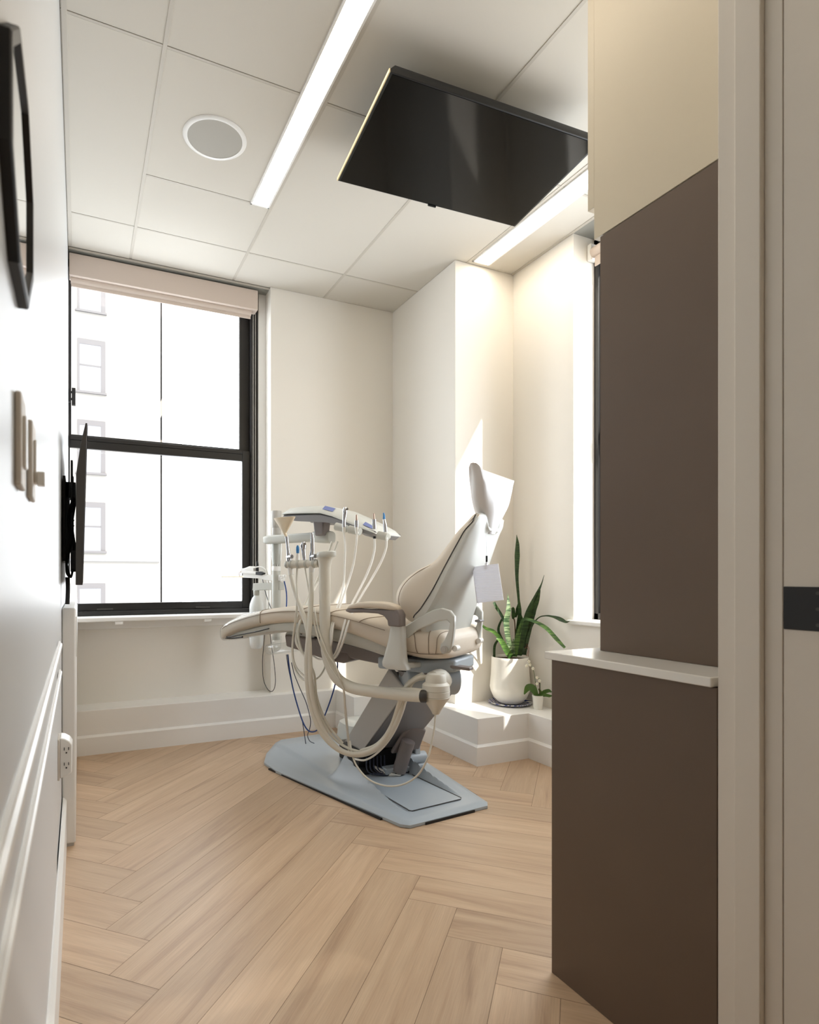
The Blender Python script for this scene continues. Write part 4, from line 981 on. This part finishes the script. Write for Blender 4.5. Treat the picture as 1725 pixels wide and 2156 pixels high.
cord('blue_tube', 'short blue tube hanging from the tray bracket knob down behind the leg cushion', [(1.104,3.421,0.98),(1.112,3.409,0.93),(1.115,3.403,0.874),(1.109,3.394,0.804)], .0038, 'bluetube', cat='tube')
cord('dark_cord', 'thin dark cord running straight down beside the blue tube to the floor', [(1.01,3.089,0.584),(1.023,3.087,0.502),(1.051,3.099,0.396),(1.078,3.093,0.292),(1.101,3.095,0.225),(1.118,3.105,0.143),(1.132,3.12,0.083)], .0022, 'darkcord', cat='cord')
cord('dark_cord', 'thin dark cord swinging right of the blue tube before reaching the floor', [(1.029,3.059,0.544),(1.04,3.043,0.482),(1.069,3.034,0.405),(1.108,3.047,0.324),(1.132,3.047,0.232),(1.138,3.075,0.174),(1.139,3.11,0.132),(1.155,3.122,0.096),(1.181,3.118,0.08)], .0022, 'darkcord', cat='cord')
cord('dark_cord', 'thin grey cord running from the tray bracket down behind the leg rest', [(1.011,3.564,1.014),(1.019,3.551,0.942),(1.034,3.529,0.871),(1.052,3.501,0.803)], .0022, 'darkcord', cat='cord')
cord('grey_cord', 'long thin grey cord hanging in a narrow loop below the leg rest toe end', [(1.029,3.573,0.652),(1.024,3.58,0.564),(1.02,3.586,0.476),(1.024,3.58,0.375),(1.041,3.554,0.32),(1.059,3.526,0.306),(1.072,3.507,0.331),(1.076,3.501,0.384),(1.07,3.51,0.483),(1.059,3.526,0.582),(1.053,3.535,0.654)], .0022, 'bezel', cat='cord')

# ------------------------------------------------------------------ tray arm, bottle
ta = thing('tray_arm', 'white articulated tray bracket with clips and cables beside the delivery post', 'tray arm', [(1.058,3.492,0.929)][0])
q = [(0.827,3.848,1.003),(0.944,3.668,1.003),(0.996,3.586,1.006),(1.052,3.501,0.991)]
MB().tube([q[0],q[1]], [.0065,.0065], 12, sm=False).build('handle_rod', 'tip', ta, smooth=True)
t0 = [(0.883,3.761,1.003),(0.926,3.694,1.003)]
MB().tube(t0, [.0018,.0035], 8, sm=False).build('steel_rod', 'metal', ta)
q = [(0.918,3.671,0.997),(0.989,3.561,0.991),(1.02,3.513,0.98),(1.05,3.467,0.974),(1.05,3.467,1.009),(0.996,3.551,1.02),(0.918,3.671,1.026)]
MB().prism(q, CN*-.045).build('bracket_lower', 'plastic', ta, bevel=.004)
q = [(0.901,3.677,1.023),(0.975,3.564,1.017),(0.975,3.564,1.035),(0.901,3.677,1.044)]
MB().prism(q, CN*-.045).build('bracket_middle', 'plastic', ta, bevel=.003)
q = [(0.886,3.701,1.047),(0.923,3.644,1.041),(0.963,3.583,1.035),(0.963,3.583,1.055),(0.944,3.612,1.067),(0.923,3.644,1.055)]
MB().prism(q, CN*-.05).build('bracket_upper', 'plastic', ta, bevel=.003)
q = [(1.046,3.492,0.974),(1.084,3.433,0.975),(1.084,3.433,1.014),(1.046,3.492,1.017)]
MB().prism(q, CN*-.05).build('post_clamp', 'plastic', ta, bevel=.004)
q = [(0.971,3.57,1.014),(0.996,3.532,1.011),(1.008,3.513,1.023),(0.994,3.535,1.034),(0.971,3.57,1.032)]
MB().prism(q, CN*-.02).build('black_clip', 'blackm', ta, bevel=.002)
q = [(0.987,3.583,1.032),(0.987,3.583,1.072),(0.987,3.583,1.096)]
MB().tube(q, [.009,.008,.004], 14, sm=False).build('black_knob', 'blackm', ta, smooth=True)
m = MB(); m.tube([(0.964,3.599,1.055),(0.996,3.551,1.063),(1.02,3.513,1.043),(1.034,3.51,0.986),(1.04,3.52,0.9),(1.038,3.523,0.799)], .0042, 8); m.build('grey_cable', 'hosew', ta, smooth=True)
m = MB()
for dx, dz in ((0,0),(.02,.01),(.01,-.014),(-.012,.006)):
    c_ = V([(1.092,3.421,0.997)][0])+CA*dx*-1+V((0,0,dz)); m.lathe(c_, [(0,-.009),(.008,-.006),(.010,0),(.008,.006),(0,.009)], 14)
m.build('lobed_knob', 'plastic', ta, smooth=True)
m = MB(); m.tube([(0.901,3.677,1.006),(0.897,3.684,1.024),(0.908,3.668,1.035)], .003, 8); m.build('metal_hook', 'brass', ta)
q = [(0.964,3.618,0.918),(0.968,3.612,0.962),(1.08,3.439,0.969),(1.08,3.439,0.924)]
MB().prism(q, CN*-.05).build('bottle_bracket', 'shell2', ta, bevel=.003)
q = [(1.007,3.551,0.755),(1.007,3.551,0.922),(1.04,3.501,0.923),(1.04,3.501,0.757)]
bo = [(0.986,3.602,0.563),(0.986,3.602,0.665),(0.986,3.602,0.846),(0.986,3.602,0.884),(0.986,3.602,0.919)]
bz = [p[2] for p in bo]; m = MB()
m.lathe((bo[0][0],bo[0][1],0), [(.0,bz[0]),(.030,bz[0]+.001),(.040,bz[0]+.02),(.042,bz[0]+.05),(.0425,bz[2]-.03),(.040,bz[2]-.01),(.026,bz[3]-.012),(.016,bz[3]),(.0155,bz[4]),(0,bz[4])], 36)
wbt = thing('water_bottle', 'milky white plastic bottle hanging below the tray bracket by the window corner', 'bottle', (bo[0][0],bo[0][1],bz[0]))
m.build('bottle_body', 'bottle', wbt, smooth=True)
m = MB(); m.lathe((bo[0][0],bo[0][1],0), [(.0175,bz[3]+.004),(.0185,bz[3]+.006),(.0185,bz[4]-.002),(0,bz[4]-.001)], 24); m.build('bottle_cap', 'shell2', wbt, smooth=True)

# ------------------------------------------------------------------ bib with its chain
cl = [(1.605,2.135,1.192),(1.606,2.133,1.097),(1.606,2.133,1.072),(1.605,2.135,1.052)]
bb = thing('dental_bib', 'white ribbed paper bib hanging on a bead chain from the backrest', 'bib', cl[3])
A0, A1 = V([(1.631,2.169,1.195)][0]), V([(1.632,2.167,1.098)][0])
bk = cw(-.42,-.02,0)
def off(p, d): return V(p)-CA*d
top = V([(1.609,2.147,1.189)][0]); 
BW = [(1.56,2.075,1.18),(1.562,2.074,1.09),(1.562,2.074,1.064),(1.56,2.075,1.034),(1.527,2.127,1.043),(1.588,2.032,1.056),(1.601,2.013,0.905),(1.54,2.107,0.889)]
BW = [V(p) for p in BW]
m = MB(); k = 26
for i in range(k):
    p = BW[0].lerp(BW[1], i/(k-1)); m.lathe(p, [(0,-.0017),(.0017,0),(0,.0017)], 6)
m.tube([BW[0],BW[1]], .0005, 4, sm=False); m.build('bead_chain', 'metal', bb)
MB().tube([BW[1],BW[2]], .0042, 10, sm=False).build('clip_sleeve', 'blackm', bb, smooth=True)
m = MB(); m.obox((BW[2]+BW[3])/2, CA*.0035, CN*.003, (BW[2]-BW[3])*.5); m.obox((BW[2]+BW[3])/2+CA*.004+V((0,0,.006)), CA*.0035, CN*.002, V((0,0,.002))); m.build('alligator_clip', 'metal', bb, bevel=.001)
a_, b_, c_, d_ = BW[4:8]
up_ = CN*.003
m = MB(); rows = []
for j in range(9):
    v = j/8; L_ = a_.lerp(d_, v); R_ = b_.lerp(c_, v)
    rows.append([L_.lerp(R_, i/12)+CN*(.006*math.sin(i/12*PI)*(1-v*.3)) for i in range(13)]+[L_.lerp(R_, i/12)+CN*(.006*math.sin(i/12*PI)*(1-v*.3)-.004) for i in range(12,-1,-1)])
m.rings(rows); m.build('folded_paper', 'bib', bb, smooth=True)
m = MB(); m.prism([a_-CN*.006, d_-CN*.006+CA*.0, d_-CN*.006+V((.0,0,-.004))-CA*.004, a_-CN*.006-CA*.001], CN*-.008-CA*-.0); m.rings([[a_-CN*.004, a_-CN*.010, a_+CA*.004-CN*.010],[d_-CN*.004, d_-CN*.010, d_+CA*.008-CN*.010]]); m.build('paper_fold', 'paper', bb)

# ------------------------------------------------------------------ plants on the ledge
PX_, PY_ = 2.322, 2.858
pl = thing('potted_snake_plant', 'large white pot of tall sprawling snake plant on the ledge in the corner', 'potted plant', (PX_,PY_,.252))
m = MB(); m.lathe((PX_,PY_,0), [(0,.256),(.055,.256),(.070,.262),(.096,.288),(.112,.325),(.118,.350),(.112,.42),(.108,.51),(.1075,.525),(.105,.529),(.102,.525),(.101,.51),(0,.51)], 56); m.build('pot', 'pot', pl, smooth=True)
m = MB(); m.lathe((PX_,PY_,0), [(0,.5105),(.100,.5105),(.100,.513),(.05,.518),(0,.52)], 36); m.build('soil', 'soil', pl, smooth=True)
sc_ = MB().lathe((PX_,PY_,0), [(0,.2485),(.085,.2485),(.105,.252),(.126,.260),(.1285,.264),(.122,.264),(.104,.2545),(.08,.2525),(0,.2525)], 56).build('saucer', 'plate', smooth=True)
tag(sc_, 'blue and white patterned plate under the large white plant pot', 'plate')
def leaf(name, pts, wid, mt, parent, tw=0, thick=.0022):
    P = smoothpath(pts, 7); n = len(P); rows = []
    for i, p in enumerate(P):
        t = i/(n-1)
        tan = (P[min(i+1,n-1)]-P[max(i-1,0)]).normalized()
        q = t*(len(wid)-1); k = min(int(q), len(wid)-2); w = wid[k]+(wid[k+1]-wid[k])*(q-k)
        a = tw*t
        side = tan.cross(V((.42,.91,0))).normalized()
        side = Matrix.Rotation(a, 3, tan) @ side; nn = tan.cross(side)
        rows.append([p-side*w+nn*w*.35, p-side*w*.5+nn*w*.08, p-nn*thick*.3, p+side*w*.5+nn*w*.08, p+side*w+nn*w*.35, p+side*w*.5+nn*(w*.08+thick), p+nn*thick, p-side*w*.5+nn*(w*.08+thick)])
    return MB().rings(rows).build(name, mt, parent, smooth=True)
d0 = 3.30   # depth of the plant
LEAVES = [
 ([(2.351,2.848,0.549),(2.377,2.858,0.674),(2.388,2.853,0.787),(2.389,2.863,0.866),(2.379,2.868,1),(2.379,2.868,1.128),(2.381,2.867,1.199),(2.379,2.868,1.253)], [.012,.016,.014,.009,.013,.022,.016,.001], 'leafd', .5),
 ([(2.349,2.815,0.539),(2.356,2.79,0.666),(2.373,2.76,0.793),(2.393,2.718,0.89),(2.408,2.689,0.959),(2.416,2.675,1.011)], [.018,.024,.022,.014,.005,.001], 'leafd', .3),
 ([(2.397,2.826,0.54),(2.4,2.792,0.678),(2.4,2.759,0.792),(2.402,2.714,0.863),(2.403,2.691,0.926)], [.014,.020,.026,.012,.002], 'leafd', -.3),
 ([(2.322,2.817,0.534),(2.326,2.804,0.625),(2.34,2.787,0.714),(2.346,2.762,0.757),(2.364,2.698,0.747),(2.384,2.623,0.714),(2.394,2.553,0.659),(2.4,2.495,0.615)], [.016,.020,.012,.010,.010,.013,.013,.008], 'leafm', .2),
 ([(2.403,2.824,0.54),(2.4,2.792,0.65),(2.405,2.757,0.723),(2.403,2.703,0.768),(2.398,2.639,0.782),(2.399,2.584,0.78),(2.398,2.529,0.771),(2.397,2.485,0.761),(2.394,2.454,0.763)], [.010,.008,.006,.005,.005,.008,.015,.012,.001], 'leafd', .8),
 ([(2.301,2.816,0.541),(2.274,2.817,0.64),(2.264,2.822,0.737),(2.274,2.817,0.806),(2.281,2.825,0.869),(2.278,2.826,0.903)], [.010,.018,.021,.018,.008,.001], 'leafp', .2),
 ([(2.289,2.81,0.531),(2.251,2.806,0.578),(2.211,2.802,0.63),(2.18,2.806,0.645)], [.020,.022,.018,.004], 'leafm', .2),
 ([(2.293,2.841,0.539),(2.25,2.839,0.619),(2.186,2.836,0.683),(2.129,2.84,0.707),(2.082,2.84,0.747)], [.008,.012,.013,.010,.001], 'leafm', -.3),
 ([(2.344,2.851,0.54),(2.313,2.865,0.662),(2.282,2.879,0.76),(2.251,2.894,0.817),(2.236,2.901,0.851)], [.010,.011,.010,.012,.010], 'leafd', .3),
 ([(2.338,2.887,0.542),(2.303,2.914,0.629),(2.291,2.93,0.685),(2.309,2.922,0.743),(2.33,2.913,0.768)], [.008,.010,.010,.009,.004], 'leafd', .6),
 ([(2.357,2.867,0.538),(2.365,2.864,0.631),(2.362,2.865,0.731),(2.352,2.869,0.759)], [.005,.004,.004,.005], 'stem', 0),
 ([(2.352,2.869,0.75),(2.354,2.868,0.77),(2.352,2.869,0.807),(2.346,2.872,0.816)], [.006,.015,.013,.009], 'leafd', .2),
 ([(2.38,2.878,0.758),(2.391,2.873,0.809),(2.396,2.871,0.849)], [.006,.014,.002], 'leafd', 0),
 ([(2.312,2.821,0.54),(2.306,2.813,0.597),(2.308,2.812,0.639)], [.012,.012,.003], 'leafp', 0),
 ([(2.377,2.836,0.535),(2.385,2.832,0.648),(2.39,2.83,0.718),(2.377,2.836,0.789)], [.014,.018,.016,.006], 'leafd', .2),
 ([(2.281,2.913,0.63),(2.266,2.931,0.587),(2.27,2.94,0.514),(2.27,2.94,0.457)], [.007,.009,.008,.003], 'leafd', .3),
]

for pts, wid, mt_, tw in LEAVES:
    leaf('leaf', pts, [a*.85 for a in wid], mt_, pl, tw)
m = MB()
m.tube([(2.397,2.805,0.532),(2.407,2.8,0.56),(2.402,2.802,0.588),(2.392,2.807,0.579)], .0012, 5).tube([(2.407,2.8,0.532),(2.412,2.798,0.577),(2.399,2.803,0.605)], .0012, 5)
m.build('twisted_wire', 'wirebrown', pl)

op = [(2.373,2.677,0.248)][0]
orc = thing('potted_orchid', 'small orchid in a tiny white pot beside the large white plant pot', 'potted plant', op)
m = MB(); m.lathe(op, [(0,0),(.022,0),(.0235,.003),(.032,.078),(.033,.080),(.031,.080),(.029,.070),(0,.070)], 32); m.build('pot', 'pot', orc, smooth=True)
m = MB(); m.lathe(op, [(0,.070),(.0285,.071),(0,.076)], 20); m.build('soil', 'soil', orc)
for pts, wid in (([(2.365,2.676,0.322),(2.336,2.678,0.367),(2.305,2.682,0.374),(2.286,2.691,0.337)], [.010,.022,.020,.003]), ([(2.378,2.67,0.322),(2.4,2.66,0.346),(2.424,2.649,0.354),(2.441,2.641,0.346)], [.006,.012,.011,.003]), ([(2.373,2.661,0.324),(2.391,2.642,0.334),(2.408,2.623,0.331),(2.422,2.617,0.331)], [.006,.010,.008,.003]), ([(2.373,2.673,0.322),(2.39,2.676,0.342),(2.387,2.688,0.361)], [.006,.010,.003])):
    leaf('leaf', pts, wid, 'green', orc, .2)
for pts in ([(2.361,2.678,0.322),(2.358,2.679,0.392),(2.344,2.675,0.453),(2.334,2.679,0.491),(2.317,2.687,0.512),(2.31,2.691,0.529)], [(2.38,2.669,0.322),(2.383,2.668,0.379),(2.378,2.67,0.414),(2.368,2.675,0.433)]):
    MB().tube(pts, .0013, 6).build('flower_stem', 'green', orc)
for pts in ([(2.358,2.679,0.322),(2.358,2.679,0.408)], [(2.38,2.669,0.322),(2.378,2.67,0.4)]):
    MB().tube(pts, .0022, 6, sm=False).build('support_stake', 'stem', orc)
def flower(p, r):
    m = MB(); p = V(p)
    for k in range(5):
        a = 2*PI*k/5+.3; d = V((math.cos(a)*.9,-.25*math.cos(a),math.sin(a)))*r
        m.lathe(p+d*.55, [(0,-.5*r),(.35*r,-.2*r),(.42*r,.1*r),(0,.5*r)], 8, axis=d)
    m.lathe(p+V((-.2*r,-.45*r,0)), [(0,-.2*r),(.2*r,0),(0,.25*r)], 8)
    m.build('flower', 'petal', orc, smooth=True)
for p in [(2.31,2.679,0.522),(2.315,2.677,0.503),(2.298,2.685,0.498),(2.33,2.67,0.482),(2.358,2.668,0.429),(2.358,2.668,0.394),(2.371,2.662,0.41)]: flower(p, .010)

# ------------------------------------------------------------------ floor utility box behind the chair
ub = [(1.565,3.295,0.13)][0]
ubx = thing('floor_utility_box', 'low white rounded utility cover on the floor behind the chair column', 'utility box', (ub[0],ub[1],0))
m = MB(); rs = []
for z, k in ((.002,1),(.09,.97),(.125,.90),(.14,.72),(.145,.3)):
    rs.append([V((ub[0],ub[1],z))+V((.15*k*math.copysign(abs(math.cos(a))**.6, math.cos(a)), .13*k*math.copysign(abs(math.sin(a))**.6, math.sin(a)),0)) for a in [2*PI*j/36 for j in range(36)]])
m.rings(rs).build('box_cover', 'shell', ubx, smooth=True)
# ------------------------------------------------------------------ light and camera
w = bpy.data.worlds.new('sky'); SC.world = w; w.use_nodes = True
bg = w.node_tree.nodes['Background']; bg.inputs['Color'].default_value = (.89,.945,1,1); bg.inputs['Strength'].default_value = 5.6
def area_portal(name, loc, rot, sx, sy):
    l = bpy.data.lights.new(name, 'AREA'); l.shape = 'RECTANGLE'; l.size = sx; l.size_y = sy; l.cycles.is_portal = True
    o = bpy.data.objects.new(name, l); o.location = loc; o.rotation_euler = rot; COL.objects.link(o)
area_portal('window_portal_back', (.5,4.02,1.82), (math.radians(-90),0,0), 1.15, 2.1)
area_portal('window_portal_right', (2.71,1.89,1.82), (0,math.radians(90),0), 2.1, 1.18)
sd = V((-.469,1,-.84)).normalized()
l = bpy.data.lights.new('sun', 'SUN'); l.energy = 8; l.angle = math.radians(.9); l.color = (1,.95,.87)
o = bpy.data.objects.new('sun', l); o.rotation_euler = sd.to_track_quat('-Z','Y').to_euler(); o.location = (6,-6,8); COL.objects.link(o)
cd = bpy.data.cameras.new('camera'); cam = bpy.data.objects.new('camera', cd); COL.objects.link(cam)
cam.location = (0,0,1.0); cam.rotation_euler = (PI/2,0,-math.atan2(.418283,.908319))
cd.sensor_fit = 'VERTICAL'; cd.sensor_height = 36; cd.lens = 1266/2156*36
cd.shift_x = (862.5-750)/2156; cd.shift_y = (1215-1078)/2156; cd.clip_start = .02
cd.dof.use_dof = True; cd.dof.focus_distance = 2.9; cd.dof.aperture_fstop = 7.1
SC.camera = cam
SC.view_settings.view_transform = 'Standard'; SC.view_settings.look = 'None'; SC.view_settings.gamma = 1; SC.view_settings.use_curve_mapping = False
SC.view_settings.exposure = 0.42
SC.cycles.diffuse_bounces = 8; SC.cycles.max_bounces = 14; SC.cycles.transparent_max_bounces = 24; SC.cycles.sample_clamp_indirect = 8
